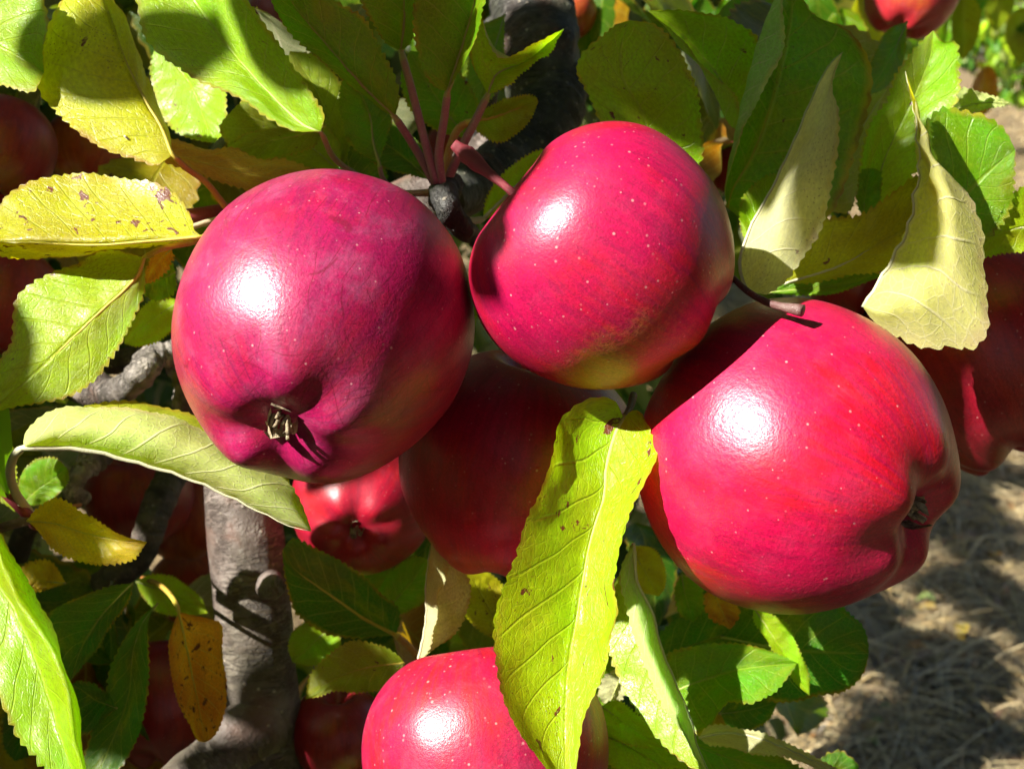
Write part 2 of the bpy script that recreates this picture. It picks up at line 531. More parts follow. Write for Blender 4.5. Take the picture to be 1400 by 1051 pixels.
def spline(pts, n, dense=14):
    """smooth curve through the points, n+1 samples evenly spaced along it"""
    p = np.asarray(pts, float)
    if len(p) == 2:
        ts = np.linspace(0, 1, n + 1)[:, None]
        return p[0] * (1 - ts) + p[1] * ts
    ext = np.vstack([2 * p[0] - p[1], p, 2 * p[-1] - p[-2]])
    out = []
    for i in range(1, len(ext) - 2):
        p0, p1, p2, p3 = ext[i - 1:i + 3]
        t0 = 0.0
        t1 = t0 + max(np.linalg.norm(p1 - p0), 1e-9) ** 0.5
        t2 = t1 + max(np.linalg.norm(p2 - p1), 1e-9) ** 0.5
        t3 = t2 + max(np.linalg.norm(p3 - p2), 1e-9) ** 0.5
        for k in range(dense):
            t = t1 + (t2 - t1) * k / dense
            a1 = (t1 - t) / (t1 - t0) * p0 + (t - t0) / (t1 - t0) * p1
            a2 = (t2 - t) / (t2 - t1) * p1 + (t - t1) / (t2 - t1) * p2
            a3 = (t3 - t) / (t3 - t2) * p2 + (t - t2) / (t3 - t2) * p3
            b1 = (t2 - t) / (t2 - t0) * a1 + (t - t0) / (t2 - t0) * a2
            b2 = (t3 - t) / (t3 - t1) * a2 + (t - t1) / (t3 - t1) * a3
            out.append((t2 - t) / (t2 - t1) * b1 + (t - t1) / (t2 - t1) * b2)
    out.append(p[-1])
    out = np.asarray(out)
    seg = np.linalg.norm(np.diff(out, axis=0), axis=1)
    s = np.concatenate([[0], np.cumsum(seg)])
    q = np.linspace(0, s[-1], n + 1)
    return np.stack([np.interp(q, s, out[:, k]) for k in range(out.shape[1])], axis=1)


def tube_data(path, radii, sides=10, bump=0.0, freq=60.0, caps=True, seed=0.0, ringamp=0.0, ringfreq=0.0):
    path = np.asarray(path, float)
    n = len(path)
    tan = np.gradient(path, axis=0)
    tan /= np.linalg.norm(tan, axis=1)[:, None] + 1e-12
    ref = np.array([0.0, 0.0, 1.0]) if abs(tan[0][2]) < 0.8 else np.array([1.0, 0, 0])
    a = np.cross(tan[0], ref)
    a /= np.linalg.norm(a)
    vs, uv = [], []
    s = 0.0
    for i in range(n):
        if i:
            s += np.linalg.norm(path[i] - path[i - 1])
            a = a - tan[i] * a.dot(tan[i])
            a /= np.linalg.norm(a) + 1e-12
        b = np.cross(tan[i], a)
        for j in range(sides):
            th = 2 * math.pi * j / sides
            dirv = a * math.cos(th) + b * math.sin(th)
            r = radii[i]
            if bump:
                q = path[i] + dirv * r
                r *= 1 + bump * mnoise.noise(Vector(q * freq) + Vector((seed, 0, 0))) + 0.5 * bump * mnoise.noise(Vector(q * freq * 2.7))
            if ringamp:
                r *= 1 + ringamp * (math.sin(s * ringfreq + 2.0 * mnoise.noise(Vector(path[i] * 40))) )
            vs.append(path[i] + dirv * r)
            uv.append((j / sides, s))
    fs = []
    for i in range(n - 1):
        for j in range(sides):
            k = (j + 1) % sides
            fs.append((i * sides + j, i * sides + k, (i + 1) * sides + k, (i + 1) * sides + j))
    if caps:
        c0 = len(vs)
        vs.append(path[0])
        uv.append((0, 0))
        vs.append(path[-1])
        uv.append((0, s))
        for j in range(sides):
            k = (j + 1) % sides
            fs.append((c0, k, j))
            fs.append((c0 + 1, (n - 1) * sides + j, (n - 1) * sides + k))
    return vs, fs, uv


def merge(*parts):
    V, F, U = [], [], []
    for v, f, u in parts:
        o = len(V)
        V += list(v)
        U += list(u)
        F += [tuple(i + o for i in q) for q in f]
    return V, F, U


def px_path(pts, n):
    """pts = (px, py, d) -> n+1 world points along a smooth curve"""
    return spline([P(*p) for p in pts], n)


# ------------------------------------------------------------------ ground
ground_mat = None
t = NT('dry_ground')
pos = t.n('ShaderNodeNewGeometry').outputs['Position']
n1 = t.noise(pos, 1.1, 5.0, 0.6)
n2 = t.noise(pos, 45.0, 5.0, 0.7)
n3 = t.noise(pos, 0.25, 4.0, 0.6)
c = t.mix(t.step(n2, 0.3, 0.7), (0.13, 0.09, 0.05), (0.36, 0.26, 0.13))
c = t.mix(t.step(n1, 0.42, 0.68, 0.0, 0.55), c, (0.13, 0.095, 0.06))
c = t.mix(t.step(n3, 0.55, 0.7, 0.0, 0.5), c, (0.22, 0.22, 0.09))
pr = t.n('ShaderNodeBsdfPrincipled')
t.link(c, pr.inputs['Base Color'])
pr.inputs['Roughness'].default_value = 0.95
pr.inputs['Specular IOR Level'].default_value = 0.1
t.link(t.bump(n2, 0.9, 0.03), pr.inputs['Normal'])
ground_mat = t.out(pr.outputs[0])

gv, gf = [], []
xs = np.concatenate([np.linspace(-300, -12, 8), np.linspace(-8, 8, 81), np.linspace(12, 300, 8)])
ys = np.concatenate([np.linspace(-100, -4, 6), np.linspace(-2, 9, 70), np.linspace(11, 45, 25), np.linspace(70, 400, 8)])
for y in ys:
    for x in xs:
        z = 0.02 * mnoise.noise(Vector((x * 1.7, y * 1.7, 0))) + 0.05 * mnoise.noise(Vector((x * 0.4, y * 0.4, 3)))
        gv.append((x, y, z))
nx = len(xs)
for j in range(len(ys) - 1):
    for i in range(nx - 1):
        gf.append((j * nx + i, j * nx + i + 1, (j + 1) * nx + i + 1, (j + 1) * nx + i))
ground = new_obj('ground', gv, gf, ground_mat)
tag(ground, 'dry straw covered orchard ground with dappled light', 'ground', kind='structure')


def ground_z(x, y):
    return 0.02 * mnoise.noise(Vector((x * 1.7, y * 1.7, 0))) + 0.05 * mnoise.noise(Vector((x * 0.4, y * 0.4, 3)))


def make_straw():
    V, F, C = [], [], []
    cols = [(0.44, 0.32, 0.13), (0.32, 0.22, 0.10), (0.54, 0.43, 0.23), (0.18, 0.13, 0.07), (0.34, 0.27, 0.15), (0.13, 0.10, 0.06), (0.20, 0.17, 0.09)]

    def blade(x, y, L, w, col, lift):
        z = ground_z(x, y) + 0.004
        a = random.uniform(0, 2 * math.pi)
        dx, dy = math.cos(a), math.sin(a)
        bend = random.uniform(-0.35, 0.35)
        z1 = z + lift * random.random()
        o = len(V)
        px_, py_ = x, y
        for k in range(4):
            s = k / 3.0
            aa = a + bend * s
            px_ += math.cos(aa) * L / 3
            py_ += math.sin(aa) * L / 3
            nxv, nyv = -math.sin(aa), math.cos(aa)
            ww = w * (1 - 0.75 * s)
            zz = z + 0.012 + lift * math.sin(s * math.pi * 0.8) * (z1 - z) / max(lift, 1e-6)
            V.append((px_ - nxv * ww, py_ - nyv * ww, zz))
            V.append((px_ + nxv * ww, py_ + nyv * ww, zz + w * 0.7))
            C.append(col)
            C.append(col)
        for k in range(3):
            F.append((o + 2 * k, o + 2 * k + 1, o + 2 * k + 3, o + 2 * k + 2))

    for i in range(62000):
        u = random.random()
        y = 0.9 + 5.6 * u ** 1.6
        x = random.uniform(-0.25 - 0.1 * y, 1.0 + 0.62 * y)
        col = random.choice(cols)
        j = random.uniform(0.7, 1.25)
        blade(x, y, random.uniform(0.05, 0.22), random.uniform(0.0007, 0.0019), tuple(v * j for v in col), random.uniform(0.005, 0.06))
    for i in range(2600):
        y = 0.9 + 4.6 * random.random() ** 1.4
        x = random.uniform(-0.25 - 0.1 * y, 1.0 + 0.62 * y)
        cl = random.choice([(0.30, 0.15, 0.05), (0.22, 0.13, 0.06), (0.36, 0.24, 0.08), (0.16, 0.09, 0.05), (0.12, 0.16, 0.04)])
        blade(x, y, random.uniform(0.02, 0.05), random.uniform(0.006, 0.013), cl, 0.02)
    for i in range(9000):
        y = random.uniform(6, 30)
        x = random.uniform(0.3 * y, 0.75 * y)
        col = random.choice(cols)
        blade(x, y, random.uniform(0.1, 0.3), random.uniform(0.003, 0.008), col, 0.08)
    t = NT('straw')
    at = t.n('ShaderNodeAttribute', attribute_name='leaf_col')
    pr = t.n('ShaderNodeBsdfPrincipled')
    t.link(at.outputs['Color'], pr.inputs['Base Color'])
    pr.inputs['Roughness'].default_value = 0.55
    o = new_obj('dry_grass', V, F, t.out(pr.outputs[0]))
    ca = o.data.color_attributes.new('leaf_col', 'FLOAT_COLOR', 'POINT')
    ca.data.foreach_set('color', np.hstack([np.asarray(C, np.float32), np.ones((len(C), 1), np.float32)]).ravel())
    tag(o, 'tangled dry yellow grass and straw lying on the ground', 'dry grass', kind='stuff')


make_straw()

# ------------------------------------------------------------------ the tree everything hangs on
tree = bpy.data.objects.new('apple_tree', None)
coll.objects.link(tree)
tree.location = (-0.35, 0.62, 0.0)
tag(tree, 'fruiting apple tree whose leafy branches fill the foreground', 'tree')
TREE_INV = Matrix.Translation(Vector((0.35, -0.62, 0.0)))


def to_tree(o):
    o.parent = tree
    o.matrix_parent_inverse = TREE_INV
    return o


def branch(name, pts, radii_px, mat, n=60, sides=20, bump=0.10, freq=70.0, label=None, ringamp=0.0, ringfreq=0.0):
    """pts (px,py,d); radii in photograph pixels at that depth"""
    path = px_path(pts, n)
    key = np.linspace(0, 1, len(pts))
    rad = np.interp(np.linspace(0, 1, n + 1), key, [r * K * p[2] for r, p in zip(radii_px, pts)])
    v, f, u = tube_data(path, rad, sides, bump, freq, True, random.random() * 50, ringamp, ringfreq)
    o = new_obj(name, v, f, mat, None, u)
    to_tree(o)
    if label:
        o['label'] = label
    return o


trunk = branch('trunk', [(420, 2300, 0.55), (395, 1500, 0.47), (372, 1120, 0.43), (362, 1000, 0.425), (350, 880, 0.42), (337, 740, 0.42), (330, 640, 0.425),
                         (350, 500, 0.435), (420, 390, 0.445), (540, 300, 0.45), (650, 240, 0.45), (725, 170, 0.45), (752, 100, 0.45), (735, 20, 0.46), (715, -80, 0.47), (690, -400, 0.5), (600, -900, 0.55)],
               [90, 80, 68, 62, 54, 51, 50, 50, 48, 46, 44, 42, 45, 46, 48, 44, 34], M_BARK, 150, 28, 0.035, 55.0, 'smooth grey brown stem with a pruning knot')
# pruning knot: collar with a dark hollow
def knot(px, py, d, r_px, out, parent):
    c = P(px, py, d)
    r = r_px * K * d
    out = np.asarray(out)
    path = [c - out * r * 1.3, c - out * r * 0.2, c + out * r * 0.75, c + out * r * 1.0, c + out * r * 0.92, c + out * r * 0.4]
    v, f, u = tube_data(spline(path, 5, 3) if False else path, [r * 1.5, r * 1.2, r * 0.95, r * 0.75, r * 0.5, r * 0.42], 18, 0.18, 260.0)
    k = new_obj('knot', v, f, M_BARK, None, u)
    to_tree(k)


knot(375, 801, 0.384, 14, cam_dir(0.45, 0.1, 0.9), trunk)
branch('limb', [(365, 985, 0.418), (330, 1005, 0.41), (290, 1040, 0.405), (240, 1085, 0.40), (150, 1200, 0.40)], [44, 40, 38, 36, 34], M_BARK, 40, 22, 0.10, 60.0)
branch('limb', [(735, 60, 0.455), (690, 40, 0.47), (668, 90, 0.5), (658, 200, 0.55)], [30, 26, 20, 16], M_BARKD, 30, 16, 0.12, 70.0)
branch('limb', [(742, 150, 0.447), (742, 90, 0.44), (728, 20, 0.45), (712, -60, 0.46)], [48, 54, 54, 52], M_BARKD, 50, 26, 0.14, 60.0, 'rough dark shaded limb behind the leaf spur', 0.02, 900.0)
branch('limb', [(760, 110, 0.442), (745, 165, 0.43), (705, 215, 0.42), (650, 250, 0.40), (612, 275, 0.375)], [46, 44, 40, 34, 24], M_BARKD, 60, 24, 0.12, 80.0, None, 0.035, 1300.0)
# gnarled spurs, left
branch('spur', [(262, 470, 0.40), (236, 484, 0.395), (205, 488, 0.39), (196, 508, 0.385), (172, 530, 0.39), (135, 535, 0.40), (110, 530, 0.41)],
       [16, 17, 19, 18, 22, 24, 22], M_GNARL, 70, 18, 0.34, 150.0, 'knobbly ringed grey spur catching the sun', 0.05, 1500.0)
branch('spur', [(246, 470, 0.405), (242, 500, 0.40), (252, 530, 0.40), (250, 560, 0.405), (262, 600, 0.41)], [14, 17, 14, 17, 16], M_GNARL, 50, 16, 0.34, 150.0, None, 0.05, 1700.0)
branch('spur', [(205, 484, 0.42), (175, 490, 0.425), (150, 500, 0.43)], [14, 15, 15], M_TWIG, 20, 12, 0.34, 150.0)
branch('spur', [(180, 560, 0.43), (140, 615, 0.42), (116, 640, 0.41), (100, 668, 0.405), (112, 685, 0.41)], [20, 19, 18, 15, 12], M_GNARL, 50, 16, 0.32, 150.0, None, 0.05, 1500.0)
branch('limb', [(300, 540, 0.50), (240, 640, 0.475), (212, 700, 0.46), (190, 760, 0.455), (150, 792, 0.45), (100, 830, 0.46), (40, 900, 0.48)],
       [24, 23, 22, 21, 20, 17, 14], M_TWIG, 60, 18, 0.12, 110.0, None, 0.03, 1100.0)
branch('limb', [(112, 680, 0.43), (70, 700, 0.425), (40, 720, 0.43), (20, 770, 0.44), (10, 820, 0.45)], [12, 13, 16, 15, 14], M_TWIG, 40, 14, 0.14, 120.0)
branch('shoot', [(-60, 630, 0.33), (0, 668, 0.335), (34, 700, 0.34), (50, 715, 0.36)], [7, 7, 8, 10], M_STEMR, 24, 12, 0.08, 200.0, 'reddish young shoot')
branch('shoot', [(-50, 745, 0.33), (0, 722, 0.335), (34, 712, 0.34), (60, 700, 0.37)], [7, 7, 7, 9], M_TWIG, 24, 12, 0.08, 200.0)
branch('shoot', [(240, 296, 0.345), (262, 295, 0.345), (300, 289, 0.35), (360, 285, 0.37)], [10, 10, 11, 12], M_STEMR, 24, 12, 0.06, 200.0, 'red downy shoot behind the left apple')
branch('shoot', [(258, 312, 0.34), (300, 300, 0.345), (350, 300, 0.36)], [4, 5, 6], M_STALKP, 20, 8, 0.05, 200.0)
branch('spur', [(620, 250, 0.335), (606, 268, 0.325), (612, 285, 0.322), (640, 318, 0.33), (668, 345, 0.345)], [16, 19, 18, 10, 7], M_BARKD, 40, 18, 0.35, 230.0, 'fruiting spur where the leaf stalks meet', 0.04, 1500.0)

# ------------------------------------------------------------------ leaves, traced one by one
G1 = (0.27, 0.46, 0.004)
G2 = (0.14, 0.30, 0.004)
G3 = (0.055, 0.17, 0.006)  # green lowered in base colour for leaves standing in shade
YG = (0.34, 0.50, 0.005)
YO = (0.44, 0.43, 0.006)
YE = (0.55, 0.40, 0.012)
OL = (0.24, 0.30, 0.010)
TAN = (0.36, 0.22, 0.05)
PAL = (0.50, 0.50, 0.20)
ORG = (0.50, 0.22, 0.02)
NA, NC = 104, 7
leaf_count = 0


def blade_mesh(base, tip, mid, A, B, curl, na=NA, nc=NC, teeth=26, tooth=0.0008, wave=0.0010, bow=0.0, seed=0.0, camber=0.06, face=None, quilt=0.00025):
    """rails run from base to tip; A and B are lists of (dd, points) from the midrib outwards"""
    def rail(dd, pts):
        full = [base[:2]] + list(pts) + [tip[:2]]
        xy = spline([(p[0], p[1]) for p in full], na)
        tt = np.linspace(0, 1, na + 1)
        prof = np.clip(np.sin(np.pi * tt), 0, 1) ** 0.6
        if face is not None:
            along = base[2] + (face[0] * (xy[:, 0] - base[0]) + face[1] * (base[1] - xy[:, 1])) * K * base[2]
        else:
            along = base[2] * (1 - tt) + tip[2] * tt
        d = along + dd * prof + bow * np.sin(np.pi * tt) + curl * tt ** 2
        return np.array([P(xy[i, 0], xy[i, 1], d[i]) for i in range(na + 1)])

    M = rail(0.0, mid)
    halves = []
    for R in (A, B):
        rails = [M] + [rail(dd, pts) for dd, pts in R]
        cols = []
        for c_ in range(nc + 1):
            s = c_ / nc * (len(rails) - 1)
            if len(rails) == 2:
                p = rails[0] * (1 - s) + rails[1] * s
            else:
                k = min(int(s), len(rails) - 2)
                f = s - k
                p1, p2 = rails[k], rails[k + 1]
                p0 = rails[k - 1] if k > 0 else 2 * p1 - p2
                p3 = rails[k + 2] if k + 2 < len(rails) else 2 * p2 - p1
                p = 0.5 * ((2 * p1) + (-p0 + p2) * f + (2 * p0 - 5 * p1 + 4 * p2 - p3) * f * f + (-p0 + 3 * p1 - 3 * p2 + p3) * f ** 3)
            cols.append(p)
        halves.append(cols)
    # grid columns from A's edge over the midrib to B's edge
    grid = [c_ for c_ in reversed(halves[0])] + halves[1][1:]
    G = np.stack(grid, axis=1)                       # (na+1, 2nc+1, 3)
    us = np.linspace(-1, 1, 2 * nc + 1)
    tv = np.linspace(0, 1, na + 1)
    # normals for puffing and waviness
    du = np.gradient(G, axis=1)
    dv = np.gradient(G, axis=0)
    Nn = np.cross(du, dv)
    Nn /= np.linalg.norm(Nn, axis=2)[..., None] + 1e-12
    width = np.linalg.norm(G[:, 0] - G[:, nc], axis=1), np.linalg.norm(G[:, -1] - G[:, nc], axis=1)
    for i in range(na + 1):
        env = min(1.0, 5 * tv[i] * (1 - tv[i]) * 1.2)
        for j in range(2 * nc + 1):
            q = G[i, j]
            uu = us[j]
            wd = width[0][i] if uu < 0 else width[1][i]
            amp = wave * env * (0.35 + 0.65 * abs(uu))
            dsp = amp * 1.6 * mnoise.noise(Vector((tv[i] * 4.5 + seed, uu * 1.3, seed * 0.7)))
            dsp += amp * 0.5 * mnoise.noise(Vector((tv[i] * 13 + seed, uu * 3.0, seed)))
            # quilting between side veins
            ph = tv[i] * 8.5 - 2.0 * abs(uu) ** 0.8 + (0.23 if uu > 0 else -0.23)
            dsp += quilt * env * (abs(math.sin(math.pi * ph)) - 0.6) * (1 - abs(uu) ** 3)
            dsp += camber * wd * (abs(uu) * (1 - abs(uu))) * 4 * 0.5
            G[i, j] = q + Nn[i, j] * dsp
    # toothed margin
    for i in range(na + 1):
        env = min(1.0, 8 * tv[i]) * min(1.0, 10 * (1 - tv[i]))
        for side, e, inn in ((0, 0, 1), (1, 2 * nc, 2 * nc - 1)):
            s = (tv[i] * teeth + 0.31 * side + 0.5 * mnoise.noise(Vector((tv[i] * 9, seed, side)))) % 1.0
            prof = (s ** 0.7 if s < 0.72 else (1 - s) / 0.28 * 0.8) - 0.45
            dirv = G[i, e] - G[i, inn]
            ln = np.linalg.norm(dirv)
            if ln > 1e-6:
                jit = 1 + 0.6 * mnoise.noise(Vector((tv[i] * 30, seed + 3, side)))
                G[i, e] = G[i, e] + dirv / ln * min(tooth * prof * env * jit * 1.6, ln * 0.8)
    verts = G.reshape(-1, 3)
    w = 2 * nc + 1
    faces = []
    for i in range(na):
        for j in range(w - 1):
            faces.append((i * w + j, i * w + j + 1, (i + 1) * w + j + 1, (i + 1) * w + j))
    uv = np.array([(us[j] * 0.5 + 0.5, tv[i]) for i in range(na + 1) for j in range(w)])
    # mean normal of half A
    nA = Nn[:, :nc].reshape(-1, 3)
    return verts, faces, uv, M, G, Nn


def leaf(base, tip, mid, A, B, col, under=False, spots=0.1, stalk=None, smat=None, sw=4.0, curl=0.0, bow=0.0, wave=0.0010, teeth=26, tooth=0.0008,
         label=None, rib=True, ref='A', face=None, quilt=0.00025):
    """a leaf of the tree with its stalk; under = the underside of half A is what the camera sees"""
    global leaf_count
    leaf_count += 1
    if isinstance(A, tuple):
        A = [A]
    if isinstance(B, tuple):
        B = [B]
    seed = leaf_count * 3.77
    v, f, uv, M, G, Nn = blade_mesh(base, tip, mid, A, B, curl, teeth=teeth, tooth=tooth, wave=wave, bow=bow, seed=seed, face=face, quilt=quilt)
    cen = v.mean(axis=0)
    half = slice(0, NC) if ref == 'A' else slice(NC, 2 * NC)
    nm = Nn[20:-20, half].reshape(-1, 3)
    vw = (CAM - G[20:-20, half].reshape(-1, 3))
    facing = np.einsum('ij,ij->i', nm, vw).mean() > 0
    # polygon winding gives a normal along Nn (du x dv) ; the top side must carry the normal
    want = not under
    if facing != want:
        f = [tuple(reversed(q)) for q in f]
        sgn = -1
    else:
        sgn = 1
    o = new_obj('leaf', v, f, M_LEAF, None, uv)
    o.color = (*col, spots)
    to_tree(o)
    if label:
        o['label'] = label
    if rib:
        # stalk and midrib in one tapering cord, set into the lower side of the blade
        mrow = G[:, NC] - (Nn[:, NC] * sgn) * 0.00028
        pts = [P(*q) for q in (stalk or [])] + [mrow[0], ]
        r0 = sw * K * base[2] * 0.68
        ribp = mrow[:: max(1, NA // 26)]
        if stalk:
            sp = spline(pts, 16)
            path = np.vstack([sp[:-1], ribp])
            rad = list(np.linspace(r0 * 1.25, r0, len(sp) - 1)) + list(np.linspace(r0 * 0.7, r0 * 0.08, len(ribp)))
        else:
            path = ribp
            rad = list(np.linspace(r0 * 0.6, r0 * 0.08, len(ribp)))
        tv_, tf_, tu_ = tube_data(path, rad, 8)
        k0 = (len(path) - len(ribp)) * 8
        tu_ = [(a, b if i < k0 else b + 0.12) for i, (a, b) in enumerate(tu_)]
        s = new_obj('stalk', tv_, tf_, smat or M_STALK, None, tu_)
        s.parent = o
    return o


# ---- upper left
leaf((438, 180, 0.302), (205, -60, 0.285), [(416, 172), (369, 128), (312, 64), (285, 28), (250, -18)],
     (-0.006, [(400, 178), (319, 134), (255, 100), (201, 57), (188, 7), (185, -30)]),
     (-0.010, [(443, 160), (433, 134), (403, 94), (369, 44), (336, 0), (280, -50)]), G1, False, 0.12,
     [(598, 262, 0.335), (540, 262, 0.345), (470, 228, 0.335)], None, 6, label='broad glossy green leaf with a bright streak of glare', wave=0.0014, face=(-0.35, 0.35))
leaf((236, 212, 0.305), (128, -42, 0.30), [(222, 176), (201, 141), (171, 81), (150, 20)],
     (-0.004, [(212, 226), (188, 219), (134, 201), (77, 154), (50, 118), (54, 84), (60, 50), (84, 0)]),
     (0.012, [(229, 171), (210, 134), (190, 67), (165, 10)]), YO, False, 0.15,
     [(312, 288, 0.325), (282, 250, 0.318), (255, 230, 0.31)], M_STALKY, 6, label='olive yellow leaf with an orange midrib, largest at upper left', face=(-0.2, 0.3))
leaf((214, 62, 0.385), (293, 196, 0.365), [(240, 90), (262, 118), (280, 165)],
     (0.004, [(205, 100), (218, 154), (248, 185), (279, 194)]),
     (-0.005, [(280, 70), (306, 110), (311, 141), (308, 175)]), G1, False, 0.5, None, None, 4)
leaf((-140, 10, 0.33), (60, 100, 0.30), [(-60, 45), (0, 66), (35, 84)],
     (-0.006, [(-70, -60), (0, -40), (55, -8), (66, 25), (58, 70)]),
     (-0.004, [(-70, 100), (0, 114), (45, 126)]), G1, False, 0.1, None, None, 5, face=(-0.3, 0.3))
leaf((276, 324, 0.30), (-22, 330, 0.285), [(201, 330), (134, 335), (50, 332)],
     (0.004, [(266, 314), (262, 298), (242, 268), (208, 250), (178, 246), (141, 238), (94, 236), (34, 250), (0, 280)]),
     (0.014, [(229, 336), (170, 339), (100, 350), (50, 353), (0, 349)]), YO, False, 0.75,
     [(330, 308, 0.335), (300, 318, 0.315)], M_STALKY, 6, label='yellow leaf with red brown blotches', face=(-0.1, 0.4))
leaf((197, 352, 0.315), (-16, 566, 0.285), [(188, 376), (137, 426), (86, 474), (37, 520)],
     (-0.003, [(143, 341), (109, 357), (51, 383), (23, 407), (17, 429), (13, 466), (-2, 490), (-14, 525)]),
     (0.006, [(199, 394), (183, 436), (154, 489), (126, 522), (97, 541), (57, 551), (24, 556)]), YG, False, 0.2,
     [(330, 300, 0.335), (274, 328, 0.32), (222, 340, 0.31)], M_STALKY, 6, label='yellow green leaf crossed by a leaf shadow', face=(-0.15, 0.45))
leaf((170, 186, 0.305), (440, 250, 0.345), [(188, 198), (260, 218), (350, 240)],
     (0.004, [(180, 188), (200, 197), (228, 191), (258, 196), (285, 206), (319, 201), (356, 218), (386, 217), (425, 232)]),
     (0.0, [(186, 206), (235, 226), (285, 244), (336, 260), (400, 268)]), (0.46, 0.29, 0.05), False, 0.2, None, M_STALKP, 4,
     label='tan withered leaf with a curled grey tip')
leaf((462, 232, 0.36), (318, 150, 0.35), [(430, 205), (390, 180), (350, 162)],
     (0.0, [(430, 230), (380, 225), (320, 205), (300, 175)]), (0.0, [(466, 200), (430, 160), (380, 135), (340, 132)]), OL, False, 0.3)
leaf((446, 172, 0.345), (300, 215, 0.34), [(410, 185), (360, 195)],
     (0.0, [(420, 172), (370, 176), (320, 190)]), (0.003, [(430, 200), (380, 215), (330, 222)]), OL, False, 0.35, None, M_STALKY)
leaf((470, 230, 0.37), (396, 70, 0.36), [(455, 180), (430, 120)], (0.0, [(440, 200), (405, 140), (392, 95)]), (0.0, [(482, 180), (470, 120), (430, 75)]), OL, False, 0.3)
leaf((518, 222, 0.345), (474, 96, 0.335), [(510, 195), (506, 160), (490, 122)],
     (0.002, [(494, 211), (474, 188), (464, 150), (466, 115)]), (0.004, [(528, 190), (536, 161), (526, 135), (505, 105)]), G2, False, 0.1,
     [(598, 265, 0.345), (545, 262, 0.35), (524, 245, 0.348)], None, 5)
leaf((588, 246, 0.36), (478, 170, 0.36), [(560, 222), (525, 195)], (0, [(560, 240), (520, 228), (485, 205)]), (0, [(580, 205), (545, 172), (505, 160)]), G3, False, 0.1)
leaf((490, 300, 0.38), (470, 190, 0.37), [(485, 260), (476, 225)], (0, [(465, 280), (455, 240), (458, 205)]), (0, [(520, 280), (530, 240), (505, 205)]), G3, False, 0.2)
# ---- spur at the top centre
leaf((540, 160, 0.315), (360, -70, 0.285), [(508, 131), (451, 67), (417, 27), (390, -10)],
     (-0.004, [(528, 154), (501, 132), (461, 104), (417, 64), (384, 30), (366, -5)]),
     (-0.006, [(546, 136), (541, 111), (528, 81), (514, 54), (497, 24), (446, -8), (400, -50)]), G2, False, 0.12,
     [(594, 250, 0.33), (572, 210, 0.325)], None, 8, label='green leaf with a sunlit right margin above the spur')
leaf((548, 70, 0.31), (530, -110, 0.27), [(552, 40), (553, 0), (545, -50)],
     (-0.003, [(528, 60), (511, 34), (492, 0), (490, -60)]), (-0.008, [(560, 62), (566, 44), (567, 0), (560, -60)]), G2, False, 0.1,
     [(597, 250, 0.325), (580, 190, 0.32), (562, 120, 0.315)], None, 8)
leaf((612, 125, 0.31), (655, -120, 0.27), [(622, 95), (636, 50), (650, 0), (658, -60)],
     (-0.003, [(598, 121), (582, 104), (568, 60), (566, 0), (585, -70)]), (-0.009, [(620, 112), (640, 80), (655, 45), (668, 0), (675, -60)]), G2, False, 0.1,
     [(604, 250, 0.325), (600, 210, 0.32), (607, 165, 0.315)], None, 8)
leaf((667, 130, 0.32), (771, 40, 0.31), [(678, 104), (690, 96), (716, 86), (745, 64)],
     [(-0.004, [(655, 105), (660, 80), (676, 80), (702, 80), (742, 60)]), (-0.010, [(646, 92), (644, 60), (656, 24), (684, 78), (738, 56)])],
     (-0.004, [(680, 124), (698, 113), (722, 92), (750, 72)]), G1, False, 0.05,
     [(610, 252, 0.33), (630, 205, 0.325), (650, 165, 0.322)], None, 8, label='small forked looking leaf folded in two')
leaf((644, 166, 0.34), (736, 140, 0.33), [(675, 160), (705, 150)],
     (-0.004, [(660, 152), (690, 135), (718, 128), (733, 132)]), (0.002, [(652, 180), (680, 196), (700, 188), (724, 166)]), OL, False, 0.2,
     [(606, 258, 0.335), (616, 200, 0.34), (628, 175, 0.342)], M_STALKY, 8)
leaf((640, 190, 0.38), (560, 70, 0.37), [(615, 160), (585, 115)], (0, [(600, 180), (560, 150), (548, 105)]), (0, [(655, 150), (630, 100), (590, 72)]), G2, False, 0.2)
leaf((690, 20, 0.42), (652, 150, 0.40), [(678, 60), (664, 105)], (0, [(650, 40), (640, 80), (640, 120)]), (0, [(690, 60), (690, 100), (672, 135)]), G2, False, 0.1)
leaf((660, 300, 0.36), (760, 205, 0.35), [(690, 270), (725, 235)], (0.0, [(665, 270), (690, 235), (735, 205)]), (0.0, [(700, 290), (745, 260), (765, 225)]), YG, False, 0.1,
     [(618, 290, 0.325), (640, 302, 0.345)], M_STALKP, 7)
